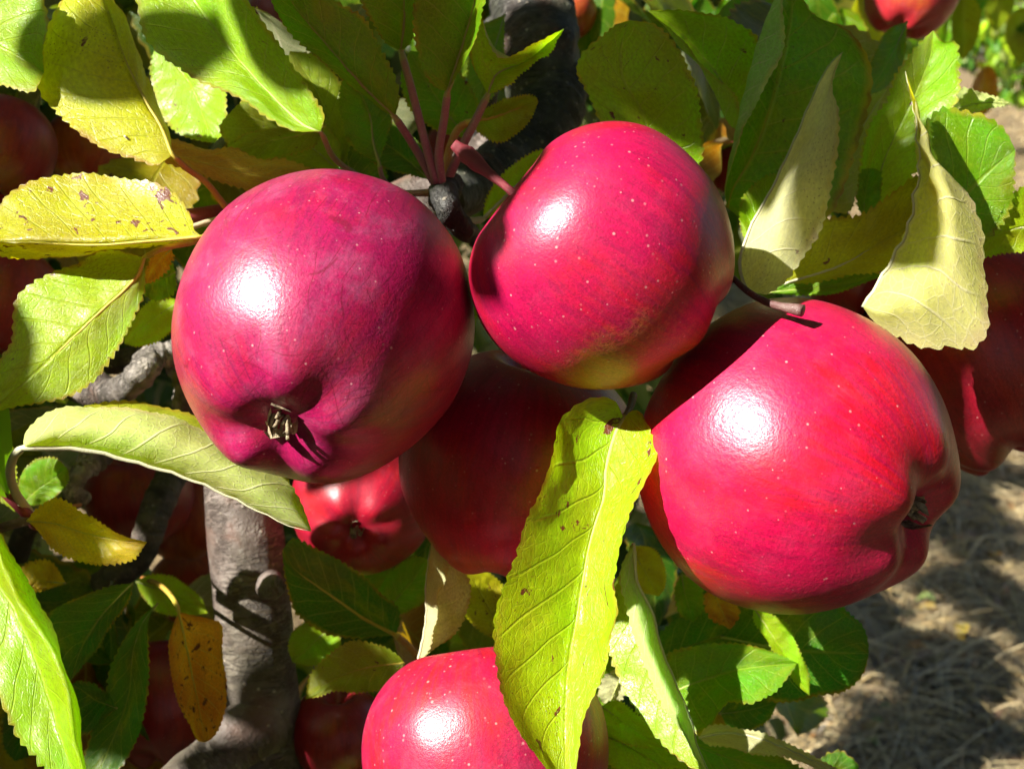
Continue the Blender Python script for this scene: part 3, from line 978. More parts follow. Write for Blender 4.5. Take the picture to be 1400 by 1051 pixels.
# ---- behind the middle apple
leaf((900, 262, 0.345), (862, 28, 0.325), [(888, 190), (877, 151), (852, 109), (850, 60)],
     (0.0, [(850, 230), (822, 172), (806, 134), (788, 97), (797, 72), (829, 44), (842, 34)]),
     (-0.004, [(958, 222), (958, 160), (953, 120), (943, 97), (930, 70), (915, 50), (896, 34)]), G1, False, 0.35, None, None, 5,
     label='rounded green leaf rising behind the middle apple')
leaf((1010, 178, 0.365), (886, 15, 0.345), [(990, 118), (950, 66), (915, 32)],
     (0.0, [(1040, 130), (1040, 56), (1009, 33), (986, 22), (957, 18), (929, 14)]),
     [(-0.004, [(1000, 172), (972, 120), (958, 90), (929, 66), (911, 38)]), (-0.016, [(1012, 165), (1004, 128), (985, 108), (960, 84), (920, 45)])], G1, False, 0.12, None, None, 5)
leaf((994, 284, 0.360), (1085, -45, 0.345), [(1002, 258), (1025, 220), (1049, 159), (1067, 90), (1082, 20)],
     [(-0.012, [(990, 262), (1000, 200), (1012, 120), (1031, 58), (1056, 8)]), (-0.022, [(993, 262), (1008, 205), (1027, 156), (1045, 117), (1066, 84), (1073, 50), (1071, 5)])],
     (-0.002, [(1060, 330), (1130, 300), (1172, 200), (1192, 120), (1187, 80), (1160, 42), (1109, 18), (1096, -10)]), G2, False, 0.12, None, M_STALKY, 6,
     ref='B', label='large shaded green leaf with a rolled purple grey margin')
# ---- right hand cluster
leaf((1022, 398, 0.318), (1152, 72, 0.285), [(1012, 360), (1028, 312), (1055, 261), (1082, 204), (1109, 141), (1132, 92)],
     [(-0.007, [(1032, 388), (1058, 330), (1080, 270), (1108, 205), (1128, 140), (1146, 84)]),
      (-0.003, [(1049, 402), (1079, 380), (1102, 348), (1122, 317), (1134, 275), (1141, 240), (1145, 205), (1144, 150), (1138, 118)])],
     (0.018, [(1030, 380), (1060, 320), (1090, 250), (1120, 180), (1136, 110)]), PAL, True, 0.05, None, M_STALKP, 6,
     label='pale underside of a folded leaf beside the middle apple', face=(-0.2, 0.15))
leaf((1180, 420, 0.320), (1238, 98, 0.275), [(1206, 385), (1235, 329), (1250, 281), (1257, 210), (1250, 150)],
     [(-0.017, [(1200, 425), (1255, 390), (1285, 340), (1288, 280), (1268, 215), (1252, 150)]),
      (-0.006, [(1200, 446), (1244, 474), (1295, 478), (1331, 477), (1342, 446), (1338, 404), (1332, 356), (1325, 312), (1318, 279), (1298, 255), (1270, 218), (1258, 180)])],
     (0.016, [(1190, 400), (1220, 370), (1246, 310), (1262, 240), (1256, 160)]), YO, True, 0.1, None, M_STALKP, 7, wave=0.0032, tooth=0.0012,
     quilt=0.0011, label='curled pale yellow leaf showing its ribbed underside', face=(-0.3, 0.1))
leaf((1258, 335, 0.345), (1388, 205, 0.335), [(1290, 300), (1325, 262), (1360, 228)],
     (-0.002, [(1255, 260), (1268, 165), (1290, 147), (1315, 150), (1345, 157), (1372, 175)]),
     (-0.002, [(1290, 348), (1334, 338), (1366, 312), (1383, 285), (1387, 249)]), G2, False, 0.05, None, M_STALKP, 4, tooth=0.0013, teeth=20,
     label='green leaf with bright netted veins at the right')
leaf((1190, 292, 0.36), (1276, 42, 0.35), [(1208, 222), (1235, 162), (1256, 117), (1272, 75)],
     (0.0, [(1176, 250), (1175, 225), (1178, 204), (1190, 168), (1214, 135), (1222, 105), (1236, 84), (1257, 59)]),
     (-0.006, [(1232, 262), (1270, 210), (1304, 150), (1313, 118), (1311, 90), (1308, 58), (1287, 56)]), G1, False, 0.08, None, None, 5, tooth=0.0011,
     label='upright green leaf with a torn tip')
leaf((1072, 388, 0.342), (1282, 288, 0.335), [(1110, 376), (1151, 362), (1205, 332), (1245, 310)],
     (-0.003, [(1092, 350), (1127, 299), (1154, 296), (1178, 293), (1202, 278), (1229, 257), (1256, 240), (1278, 258)]),
     (0.004, [(1115, 385), (1160, 376), (1220, 368), (1265, 330)]), YO, False, 0.12, None, M_STALKP, 6, tooth=0.0012, label='yellow leaf lying behind two pale folded ones')
leaf((1128, 288, 0.365), (1213, 122, 0.365), [(1145, 245), (1165, 200), (1190, 155)],
     (0.0, [(1122, 240), (1140, 175), (1154, 150), (1175, 140), (1196, 128)]), (0.004, [(1160, 290), (1174, 258), (1178, 204), (1192, 165)]), OL, True, 0.3, None, M_STALKP, 4)
leaf((1180, 296, 0.352), (1190, 230, 0.35), [(1182, 275), (1186, 250)], (0, [(1172, 280), (1174, 245), (1180, 232)]), (0, [(1200, 282), (1206, 255), (1202, 233)]), G2, False, 0.05, teeth=10)
leaf((1305, 150, 0.37), (1382, 142, 0.36), [(1330, 143), (1355, 140)], (0, [(1300, 128), (1318, 120), (1345, 128), (1370, 135)]), (0, [(1322, 156), (1345, 152), (1368, 146)]), YG, True, 0.15, teeth=14)
leaf((1470, 280, 0.34), (1330, 348, 0.34), [(1420, 306), (1385, 314), (1355, 326)],
     (-0.003, [(1440, 220), (1400, 252), (1376, 272), (1361, 306), (1342, 332)]), (0.002, [(1450, 325), (1400, 344), (1367, 348), (1345, 352)]), YG, False, 0.1, None, M_STALKP, 6)
leaf((1050, 400, 0.35), (1210, 376, 0.345), [(1090, 396), (1150, 390)], (0, [(1080, 385), (1140, 378), (1190, 372)]), (0, [(1090, 404), (1140, 402), (1190, 384)]), G2, False, 0.1)
leaf((1240, 30, 0.40), (1185, 130, 0.38), [(1225, 65), (1205, 100)], (0, [(1215, 40), (1192, 80), (1182, 110)]), (0, [(1238, 60), (1232, 95), (1205, 125)]), G2, False, 0.1)
leaf((1020, 330, 0.33), (1080, 240, 0.345), [(1040, 300), (1060, 270)], (0, [(1010, 305), (1015, 270), (1050, 240)]), (0, [(1050, 330), (1075, 300), (1085, 265)]), G1, False, 0.0)
# ---- left, below
leaf((32, 612, 0.285), (426, 726, 0.335), [(63, 611), (114, 613), (160, 622), (215, 638), (280, 662), (343, 690), (395, 716)],
     [(-0.008, [(50, 600), (90, 585), (150, 588), (215, 600), (280, 625), (345, 660), (400, 700)]),
      (0.000, [(34, 593), (57, 567), (86, 556), (129, 556), (171, 558), (209, 566), (246, 571), (286, 588), (340, 615), (385, 645), (408, 680), (418, 705)])],
     [(0.012, [(60, 600), (110, 585), (175, 570), (230, 580), (300, 620), (370, 680)]),
      (0.018, [(70, 580), (120, 555), (175, 548), (215, 554), (262, 566), (300, 590), (350, 630), (405, 690)])], (0.42, 0.50, 0.03), True, 0.08,
     [(40, 700, 0.345), (22, 675, 0.33), (14, 645, 0.31), (20, 622, 0.295)], M_STALKP, 9, tooth=0.0011, teeth=34, quilt=0.0005, label='long pale leaf arched under the left apple', face=(0.3, 0.5))
leaf((38, 712, 0.325), (201, 741, 0.315), [(75, 716), (115, 728), (160, 738)],
     (-0.005, [(45, 700), (66, 684), (82, 679), (114, 698), (149, 719), (180, 735)]),
     (0.002, [(51, 726), (69, 748), (94, 762), (129, 772), (160, 771), (184, 764)]), YE, False, 0.25, [(110, 690, 0.40), (60, 700, 0.36)], M_STALKY, 4,
     label='bright yellow leaf with its tip in the sun', face=(-0.15, 0.35))
leaf((90, 797, 0.385), (20, 788, 0.38), [(65, 795), (40, 790)], (0, [(80, 778), (66, 765), (42, 767), (28, 776)]), (0, [(72, 804), (50, 810), (32, 808)]), YE, False, 0.3, teeth=14)
leaf((30, 690, 0.36), (92, 640, 0.355), [(50, 670), (72, 655)], (0, [(25, 660), (45, 630), (75, 625)]), (0, [(55, 690), (80, 675), (95, 655)]), G2, False, 0.05)
leaf((-30, 690, 0.30), (130, 1100, 0.265), [(0, 800), (21, 837), (46, 891), (64, 948), (80, 999), (104, 1060)],
     (-0.006, [(-60, 780), (-40, 890), (0, 958), (21, 1004), (49, 1038), (85, 1085)]),
     [(-0.010, [(-10, 730), (26, 826), (57, 865), (78, 901), (93, 948), (102, 1005), (118, 1060)]),
      (0.004, [(0, 722), (14, 750), (46, 819), (70, 857), (89, 904), (100, 948), (108, 1005), (124, 1065)])], G1, False, 0.05, None, None, 6, tooth=0.0010,
     label='big glossy leaf at the lower left with a white streak of glare', face=(-0.3, 0.3))
leaf((182, 797, 0.345), (96, 930, 0.335), [(162, 816), (140, 840), (112, 885)],
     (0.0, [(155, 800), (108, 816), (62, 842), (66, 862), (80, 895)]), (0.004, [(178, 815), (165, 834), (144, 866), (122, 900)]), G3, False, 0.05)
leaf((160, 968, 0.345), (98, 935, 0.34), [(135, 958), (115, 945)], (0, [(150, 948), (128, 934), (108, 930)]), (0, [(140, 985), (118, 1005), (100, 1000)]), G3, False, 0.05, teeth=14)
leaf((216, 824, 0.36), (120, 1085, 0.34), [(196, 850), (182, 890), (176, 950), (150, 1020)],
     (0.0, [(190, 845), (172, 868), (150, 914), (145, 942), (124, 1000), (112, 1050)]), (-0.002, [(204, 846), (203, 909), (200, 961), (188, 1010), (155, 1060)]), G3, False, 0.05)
leaf((244, 836, 0.375), (281, 1014, 0.365), [(252, 870), (262, 920), (272, 970)],
     (0.0, [(232, 868), (231, 909), (244, 961), (258, 991), (270, 1012)]), (-0.002, [(284, 846), (300, 852), (304, 896), (309, 948), (305, 986), (291, 1008)]), ORG, False, 0.7,
     [(195, 790, 0.43), (222, 802, 0.40), (238, 820, 0.385)], M_STALKY, 5, tooth=0.0004, label='orange brown leaf with rusty streaks beside the trunk')
leaf((186, 795, 0.42), (284, 838, 0.41), [(215, 805), (250, 820)], (0, [(205, 785), (240, 790), (272, 815)]), (0, [(195, 815), (220, 838), (260, 842)]), YG, False, 0.0)
leaf((-30, 560, 0.34), (20, 700, 0.34), [(-10, 600), (5, 650)], (0, [(-40, 600), (-25, 660)]), (0, [(5, 575), (20, 620), (24, 670)]), YG, False, 0.0)
leaf((60, 900, 0.40), (20, 1040, 0.40), [(50, 950), (35, 1000)], (0, [(25, 920), (5, 970), (5, 1020)]), (0, [(80, 940), (75, 990), (45, 1030)]), G3, False, 0.0)
leaf((240, 372, 0.34), (190, 395, 0.335), [(225, 380), (208, 388)], (0, [(232, 355), (212, 362), (196, 380)]), (0, [(240, 398), (220, 412), (200, 406)]), G2, False, 0.0, teeth=12)
leaf((248, 412, 0.36), (170, 470, 0.355), [(225, 425), (198, 445)], (0, [(220, 405), (190, 425), (172, 450)]), (0, [(245, 440), (220, 465), (190, 474)]), YG, False, 0.1)
leaf((234, 340, 0.325), (200, 388, 0.322), [(222, 352), (208, 370)], (0, [(215, 345), (203, 360), (198, 378)]), (0, [(238, 352), (228, 372), (210, 386)]), ORG, False, 0.2, teeth=10)
# ---- bottom centre
leaf((541, 868, 0.385), (386, 752, 0.37), [(494, 843), (446, 809), (403, 778)],
     (0.0, [(548, 846), (543, 829), (523, 813), (503, 791), (474, 772), (437, 752), (400, 735)]),
     (0.002, [(523, 870), (494, 872), (451, 869), (431, 858), (404, 838), (392, 800)]), G3, False, 0.08, [(575, 900, 0.40), (556, 880, 0.39)], M_STALKY, 7,
     label='dark green leaf hanging right of the trunk')
leaf((553, 906, 0.355), (418, 955, 0.345), [(515, 910), (470, 922), (440, 938)],
     (0.0, [(546, 897), (528, 885), (505, 878), (483, 875), (464, 883), (440, 903), (422, 926)]),
     (0.0, [(545, 928), (521, 943), (493, 947), (457, 945), (436, 952)]), OL, False, 0.3, None, M_STALKY, 5)
leaf((460, 855, 0.41), (400, 905, 0.40), [(440, 868), (418, 888)], (0, [(430, 845), (402, 860), (394, 885)]), (0, [(466, 880), (450, 905), (420, 910)]), G1, False, 0.05)
leaf((572, 905, 0.335), (590, 742, 0.335), [(577, 885), (583, 855), (582, 814), (586, 775)],
     (-0.006, [(584, 890), (592, 868), (598, 838), (598, 814), (606, 798), (612, 770)]),
     (0.006, [(595, 885), (626, 860), (641, 830), (642, 795), (622, 760)]), PAL, True, 0.0, None, M_STALKP, 5, label='narrow folded leaf with a white sunlit edge')
leaf((700, 880, 0.40), (640, 780, 0.39), [(680, 850), (660, 815)], (0, [(660, 865), (635, 840), (628, 800)]), (0, [(705, 850), (695, 810), (665, 780)]), YO, False, 0.6)
leaf((520, 838, 0.42), (585, 765, 0.41), [(545, 815), (570, 785)], (0, [(518, 810), (535, 780), (570, 760)]), (0, [(560, 835), (590, 810), (592, 780)]), G2, False, 0.0)
leaf((480, 830, 0.43), (530, 760, 0.42), [(495, 805), (515, 780)], (0, [(478, 805), (490, 775), (515, 755)]), (0, [(515, 825), (532, 800), (535, 770)]), G2, False, 0.0)
# ---- the yellow-green leaf in front
leaf((853, 572, 0.292), (772, 1072, 0.247), [(843, 589), (829, 640), (826, 680), (811, 726), (801, 771), (790, 837), (778, 911), (774, 980), (773, 1040)],
     [(-0.007, [(838, 566), (800, 590), (790, 640), (778, 690), (758, 757), (740, 837), (730, 900), (728, 960), (748, 1030)]),
      (-0.016, [(840, 547), (811, 543), (786, 555), (766, 574), (758, 603), (752, 631), (737, 669), (719, 705), (706, 757), (691, 800), (681, 837), (680, 880), (690, 957), (711, 1003), (735, 1034), (755, 1060)])],
     (-0.008, [(862, 562), (873, 561), (887, 583), (901, 611), (897, 634), (880, 663), (866, 691), (851, 737), (845, 777), (841, 800), (848, 835), (837, 874), (829, 914), (806, 957), (795, 988), (791, 1025), (786, 1058)]),
     (0.32, 0.52, 0.005), False, 0.42, [(866, 540, 0.315), (862, 556, 0.305)], M_STALKG, 7, wave=0.0012, teeth=34, tooth=0.0007, quilt=0.0005,
     label='yellow green leaf hanging in front between the apples', face=(-0.25, 0.47))
# ---- lower right
leaf((866, 742, 0.335), (972, 1062, 0.30), [(869, 794), (889, 837), (901, 880), (914, 911), (927, 945), (941, 980), (952, 1020)],
     (0.004, [(845, 790), (834, 860), (832, 890), (843, 925), (862, 960), (900, 1010), (938, 1044)]),
     [(-0.008, [(858, 780), (872, 840), (888, 890), (905, 930), (925, 975), (948, 1025)]),
      (-0.006, [(849, 780), (860, 845), (866, 871), (879, 905), (894, 940), (911, 974), (931, 1006), (952, 1040)])], G1, False, 0.08, None, M_STALKP, 6, ref='A',
     label='long green leaf with its pale margin folded over')
leaf((915, 952, 0.35), (1090, 906, 0.325), [(928, 942), (977, 924), (1016, 914), (1055, 909)],
     (-0.003, [(908, 915), (915, 892), (946, 884), (985, 878), (1016, 879), (1044, 886), (1070, 896)]),
     (-0.005, [(940, 1000), (964, 1003), (978, 990), (985, 972), (996, 959), (1026, 962), (1055, 948), (1078, 924)]), G2, False, 0.03, None, None, 5,
     label='glossy green leaf with a sunlit tip under the right apple', face=(-0.2, 0.3))
leaf((985, 870, 0.375), (1188, 893, 0.36), [(1060, 885), (1106, 890), (1150, 892)],
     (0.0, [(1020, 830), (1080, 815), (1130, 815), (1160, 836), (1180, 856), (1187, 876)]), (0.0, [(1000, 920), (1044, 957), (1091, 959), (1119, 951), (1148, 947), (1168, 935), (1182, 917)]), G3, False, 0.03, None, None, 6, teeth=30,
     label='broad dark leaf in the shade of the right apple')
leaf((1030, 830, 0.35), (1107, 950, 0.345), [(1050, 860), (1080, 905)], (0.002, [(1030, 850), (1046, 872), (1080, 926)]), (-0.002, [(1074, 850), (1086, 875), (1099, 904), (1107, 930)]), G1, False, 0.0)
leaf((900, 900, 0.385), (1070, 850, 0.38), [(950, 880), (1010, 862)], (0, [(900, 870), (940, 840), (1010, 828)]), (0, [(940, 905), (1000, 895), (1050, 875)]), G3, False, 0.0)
leaf((970, 800, 0.36), (998, 860, 0.355), [(980, 820), (990, 842)], (0, [(962, 820), (972, 846)]), (0, [(1000, 815), (1012, 838), (1005, 852)]), ORG, False, 0.4, teeth=8)
leaf((955, 1008, 0.33), (1160, 1062, 0.315), [(990, 1002), (1040, 1010), (1100, 1034)],
     (0.0, [(965, 993), (982, 989), (1011, 996), (1042, 1001), (1068, 1011), (1106, 1029), (1145, 1050)]), (-0.004, [(970, 1018), (993, 1022), (1024, 1029), (1055, 1031), (1096, 1042), (1130, 1056)]), PAL, True, 0.05, None, M_STALKP, 5, face=(-0.1, 0.5))
leaf((930, 1010, 0.345), (1140, 1085, 0.335), [(980, 1030), (1050, 1050)], (0, [(960, 1005), (1020, 1015), (1090, 1045)]), (0, [(950, 1050), (1020, 1080), (1090, 1090)]), G2, False, 0.03)
leaf((822, 965, 0.345), (910, 1024, 0.335), [(850, 985), (880, 1005)], (0, [(840, 955), (870, 975), (900, 1005)]), (0, [(825, 990), (845, 1012), (880, 1022)]), G1, False, 0.03)
leaf((815, 1000, 0.355), (960, 1075, 0.34), [(860, 1020), (910, 1050)], (0, [(845, 998), (890, 1012), (940, 1045)]), (0, [(830, 1040), (870, 1075), (920, 1085)]), G1, False, 0.03)
leaf((985, 975, 0.38), (1062, 960, 0.375), [(1010, 972), (1040, 966)], (0, [(1000, 955), (1030, 945), (1055, 950)]), (0, [(1000, 1000), (1035, 995), (1055, 978)]), G3, False, 0.0)
leaf((1115, 1062, 0.36), (1180, 1070, 0.36), [(1135, 1050), (1160, 1055)], (0, [(1120, 1040), (1145, 1026), (1170, 1040)]), (0, [(1135, 1080), (1160, 1085)]), G3, False, 0.0, teeth=10)
leaf((862, 745, 0.37), (900, 815, 0.365), [(875, 770), (890, 795)], (0, [(856, 770), (870, 805)]), (0, [(895, 750), (910, 780), (908, 805)]), YO, False, 0.3)
leaf((850, 910, 0.36), (832, 968, 0.355), [(846, 930), (838, 950)], (0, [(825, 925), (818, 950)]), (0, [(858, 930), (850, 958)]), PAL, True, 0.0, teeth=8)
leaf((932, 785, 0.38), (948, 850, 0.38), [(936, 810), (942, 830)], (0, [(922, 805), (930, 840)]), (0, [(958, 800), (962, 832)]), G2, False, 0.0, teeth=10)
leaf((838, 850, 0.36), (790, 990, 0.375), [(830, 890), (812, 940)], (0, [(815, 870), (795, 920)]), (0, [(850, 900), (832, 955)]), G2, False, 0.0)


# ------------------------------------------------------------------ apples
def apple_mesh(R, taper=0.10, tall=1.0, lobes=0.06, stem_dip=0.34, cal_dip=0.24, seed=0, lumps=0.018, nt=90, nf=120):
    V, F = [], []
    rs = random.Random(seed)
    amp = [1 + rs.uniform(-0.45, 0.45) for _ in range(5)]
    ph0 = rs.uniform(0, 6.28)
    so = Vector((rs.uniform(0, 50), rs.uniform(0, 50), rs.uniform(0, 50)))
    for i in range(nt + 1):
        th = math.pi * i / nt
        for j in range(nf):
            ph = 2 * math.pi * j / nf
            ct, st_ = math.cos(th), math.sin(th)
            rho = st_ * (1 + taper * ct) * 1.0
            z = ct * 0.93 * tall
            # squarish shoulders
            k = 1 + 0.025 * math.sin(2 * th) ** 2
            rho *= k
            z *= k
            # cavities
            if ct > 0:
                z -= stem_dip * math.exp(-(rho / 0.24) ** 2)
            else:
                z += cal_dip * math.exp(-(rho / 0.23) ** 2)
                # five ribs round the calyx
                a = (ph - ph0) % (2 * math.pi)
                kk = a / (2 * math.pi) * 5
                i0 = int(kk) % 5
                f_ = kk - int(kk)
                am = amp[i0] * (1 - f_) + amp[(i0 + 1) % 5] * f_
                rib = math.cos(5 * a) * am
                wz = math.exp(-((rho - 0.42) / 0.22) ** 2)
                z -= lobes * rib * wz
                rho *= 1 + 0.45 * lobes * rib * math.exp(-((rho - 0.6) / 0.35) ** 2) * min(1, -ct * 2)
                # creases into the basin
                rho *= 1 + 1.2 * lobes * rib * math.exp(-((rho - 0.22) / 0.12) ** 2)
            x, y = rho * math.cos(ph), rho * math.sin(ph)
            q = Vector((x, y, z))
            g = 1 + lumps * 2.0 * mnoise.noise(q * 0.9 + so) + lumps * 0.7 * mnoise.noise(q * 2.2 + so)
            V.append((x * R * g, y * R * g, z * R * g))
    for i in range(nt):
        for j in range(nf):
            k = (j + 1) % nf
            F.append((i * nf + j, (i + 1) * nf + j, (i + 1) * nf + k, i * nf + k))
    return V, F


def calyx_data(R, seed, zc):
    rs = random.Random(seed)
    V, F, U = [], [], []
    z0 = -zc * R
    for k in range(6):
        a0 = 2 * math.pi * k / 6 + rs.uniform(-0.3, 0.3)
        L = R * rs.uniform(0.17, 0.27)
        wv = R * rs.uniform(0.07, 0.11)
        curl = rs.uniform(-0.4, 1.0)
        o = len(V)
        for s in range(6):
            q = s / 5.0
            if k % 3 != 0:
                r = R * 0.05 + L * (0.45 if k % 2 else 0.7) * q
                z = z0 - L * (0.8 if k % 2 else 0.5) * q + L * 0.35 * q * q
            else:
                r = R * (0.055 + 0.045 * math.sin(math.pi * q) - 0.03 * q)
                z = z0 - L * 0.85 * q
            ww = wv * (1 - q) ** 0.7 * (1 + 0.3 * math.sin(q * 9 + k))
            ca, sa = math.cos(a0 + 0.4 * q * rs.uniform(-1, 1)), math.sin(a0)
            for e in (-1, 0, 1):
                V.append((ca * r - sa * ww * e, sa * r + ca * ww * e, z + (0.02 * R if e == 0 else 0)))
                U.append((e, q))
        for s in range(5):
            for e in range(2):
                i0 = o + s * 3 + e
                F.append((i0, i0 + 1, i0 + 4, i0 + 3))
    # withered stamens: a ragged crown
    for k in range(11):
        a0 = rs.uniform(0, 6.28)
        r0 = R * rs.uniform(0.0, 0.07)
        p0 = np.array([math.cos(a0) * r0, math.sin(a0) * r0, z0 + 0.02 * R])
        p1 = p0 + np.array([rs.uniform(-1, 1) * 0.06 * R, rs.uniform(-1, 1) * 0.06 * R, -R * rs.uniform(0.08, 0.2)])
        v, f, u = tube_data([p0, (p0 + p1) / 2 + 0.01 * R, p1], [0.014 * R, 0.011 * R, 0.012 * R], 5)
        o = len(V)
        V += v
        U += u
        F += [tuple(i + o for i in q) for q in f]
    return V, F, U


apple_n = 0


def apple(px, py, d, r_px, calyx, mat, label, spin=0.0, stem=None, stem_mat=None, stem_r=7, with_calyx=False, cat='apple', **kw):
    global apple_n
    apple_n += 1
    R = r_px * K * d
    v, f = apple_mesh(1.0, seed=apple_n * 13, **kw)
    axis = -cam_dir(*calyx)                      # local +Z = stem end
    quat = Vector(axis).to_track_quat('Z', 'Y')
    o = new_obj('apple', v, f, mat)
    rot = quat.to_matrix().to_4x4() @ Matrix.Rotation(spin, 4, 'Z')
    o.matrix_world = Matrix.Translation(Vector(P(px, py, d))) @ rot @ Matrix.Scale(R, 4)
    tag(o, label, cat, 'apples on the tree')
    inv = o.matrix_world.inverted()
    if with_calyx:
        cv, cf, cu = calyx_data(1.0, apple_n, 0.93 * kw.get('tall', 1.0) - kw.get('cal_dip', 0.24) - 0.03)
        new_obj('calyx', cv, cf, M_CALYX, o, cu)
    if stem:
        path = spline([P(*q[:3]) for q in stem], 22)
        key = np.linspace(0, 1, len(stem))
        rad = np.interp(np.linspace(0, 1, 23), key, [q[3] * K * q[2] for q in stem])
        sv, sf, su = tube_data(path, rad, 12, 0.1, 300.0)
        sv = [tuple(inv @ Vector(p)) for p in sv]
        new_obj('stem', sv, sf, stem_mat or M_STEMR, o, su)
    return o


def local_dir(calyx, spin, dirc):
    """direction given in camera terms -> the apple's own axes"""
    quat = Vector(-cam_dir(*calyx)).to_track_quat('Z', 'Y')
    rot = (quat.to_matrix().to_4x4() @ Matrix.Rotation(spin, 4, 'Z')).to_3x3()
    return rot.inverted() @ Vector(cam_dir(*dirc))


MAG = (0.32, 0.003, 0.066)
CRI = (0.34, 0.003, 0.022)
cal_L = (-0.13, -0.63, 0.76)
apple(442, 453, 0.290, 202, cal_L, apple_material('apple_left', MAG, (0.33, 0.004, 0.034), scratch=True, bloom=0.11, seed=1.0),
      'large crimson apple at the left with scratched skin, dried calyx low on its face', 0.35, with_calyx=True, taper=0.10, tall=1.14, lobes=0.032, cal_dip=0.165)
cal_M = (0.80, -0.58, -0.12)
apple(826, 355, 0.284, 181, cal_M, apple_material('apple_middle', (0.42, 0.001, 0.056), (0.43, 0.002, 0.020), local_dir(cal_M, 0.2, (0.25, -0.9, 0.35)), 0.5, bloom=0.02, seed=2.0, dots=1.25),
      'round magenta apple at the centre with its red stem at upper left', 0.2,
      [(712, 274, 0.275, 5.5), (690, 254, 0.278, 5.5), (662, 232, 0.283, 6), (640, 213, 0.288, 7.5), (630, 205, 0.29, 12), (624, 200, 0.29, 12), (620, 197, 0.29, 7)], M_STEMR, taper=0.06, tall=1.0, lobes=0.03, stem_dip=0.22)
cal_R = (0.70, -0.34, 0.62)
apple(1086, 628, 0.297, 213, cal_R, apple_material('apple_right', (0.48, 0.001, 0.052), (0.47, 0.002, 0.012), local_dir(cal_R, 1.5, (0.98, 0.30, 0.1)), 0.3, bloom=0.035, seed=3.0),
      'large bright red apple at the right with its dark calyx facing right', 1.5, with_calyx=True, taper=0.06, tall=1.03, lobes=0.034, cal_dip=0.20)
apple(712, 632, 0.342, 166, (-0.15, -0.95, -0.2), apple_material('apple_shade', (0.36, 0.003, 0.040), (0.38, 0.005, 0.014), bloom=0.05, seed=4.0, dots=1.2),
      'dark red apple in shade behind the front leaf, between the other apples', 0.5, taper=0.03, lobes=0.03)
apple(497, 690, 0.42, 98, (0.02, -0.30, 0.95), apple_material('apple_small', CRI, (0.38, 0.004, 0.009), bloom=0.03, seed=5.0),
      'small red apple below the left apple, its calyx facing the viewer', 0.1, with_calyx=True, lobes=0.035, cal_dip=0.17)
apple(664, 1036, 0.305, 166, (0.1, -0.93, 0.25), apple_material('apple_low', (0.40, 0.004, 0.052), (0.43, 0.010, 0.016), None, bloom=0.06, seed=6.0, dots=1.5),
      'pink red apple cut off by the bottom edge, a leaf over its right side', 0.5, lobes=0.06)
apple(1342, 488, 0.40, 160, (0.34, -0.93, 0.15), apple_material('apple_far_right', (0.30, 0.003, 0.018), (0.34, 0.008, 0.008), None, bloom=0.03, seed=7.0),
      'dark red apple at the right edge behind the curled pale leaf', 0.75, lobes=0.10)
M_BGA = apple_material('apple_behind_darkened', (0.26, 0.004, 0.014), (0.32, 0.016, 0.008), Vector((0.3, 0.4, -0.85)), 0.5, bloom=0.06, seed=8.0)  # red darkened so the back apples read as shaded
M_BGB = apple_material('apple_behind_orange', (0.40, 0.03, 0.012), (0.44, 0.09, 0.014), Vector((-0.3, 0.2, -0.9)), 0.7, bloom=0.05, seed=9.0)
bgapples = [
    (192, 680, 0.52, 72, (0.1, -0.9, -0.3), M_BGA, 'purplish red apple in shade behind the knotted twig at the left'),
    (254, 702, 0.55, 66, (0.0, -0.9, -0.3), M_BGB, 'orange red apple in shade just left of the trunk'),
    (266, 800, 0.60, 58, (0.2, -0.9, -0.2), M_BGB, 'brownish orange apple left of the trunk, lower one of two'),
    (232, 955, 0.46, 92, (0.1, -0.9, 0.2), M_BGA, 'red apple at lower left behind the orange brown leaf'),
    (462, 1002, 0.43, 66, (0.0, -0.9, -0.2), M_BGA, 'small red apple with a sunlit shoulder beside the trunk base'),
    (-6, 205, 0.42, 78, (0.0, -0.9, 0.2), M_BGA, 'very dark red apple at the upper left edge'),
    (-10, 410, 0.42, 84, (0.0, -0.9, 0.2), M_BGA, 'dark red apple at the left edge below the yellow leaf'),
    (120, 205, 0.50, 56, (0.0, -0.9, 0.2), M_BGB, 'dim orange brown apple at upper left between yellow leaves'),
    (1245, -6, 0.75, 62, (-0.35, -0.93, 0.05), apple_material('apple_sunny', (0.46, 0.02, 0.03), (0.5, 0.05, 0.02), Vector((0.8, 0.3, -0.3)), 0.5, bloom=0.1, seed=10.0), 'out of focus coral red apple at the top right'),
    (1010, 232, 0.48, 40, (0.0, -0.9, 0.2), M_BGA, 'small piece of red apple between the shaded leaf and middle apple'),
    (640, 215, 0.62, 60, (0.0, -0.9, 0.2), M_BGA, 'red apple darkened for shade, deep behind the leaf stalks'),
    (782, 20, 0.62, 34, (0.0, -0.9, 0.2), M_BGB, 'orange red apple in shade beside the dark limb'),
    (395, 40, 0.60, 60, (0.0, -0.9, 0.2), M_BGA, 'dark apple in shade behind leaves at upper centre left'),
    (1160, 395, 0.42, 52, (0.0, -0.9, 0.2), M_BGA, 'red apple darkened for shade behind the curled leaf base'),
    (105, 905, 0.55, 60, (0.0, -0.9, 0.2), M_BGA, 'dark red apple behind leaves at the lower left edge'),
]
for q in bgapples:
    apple(*q[:7], spin=random.uniform(0, 6), lobes=0.06, nt=48, nf=64)
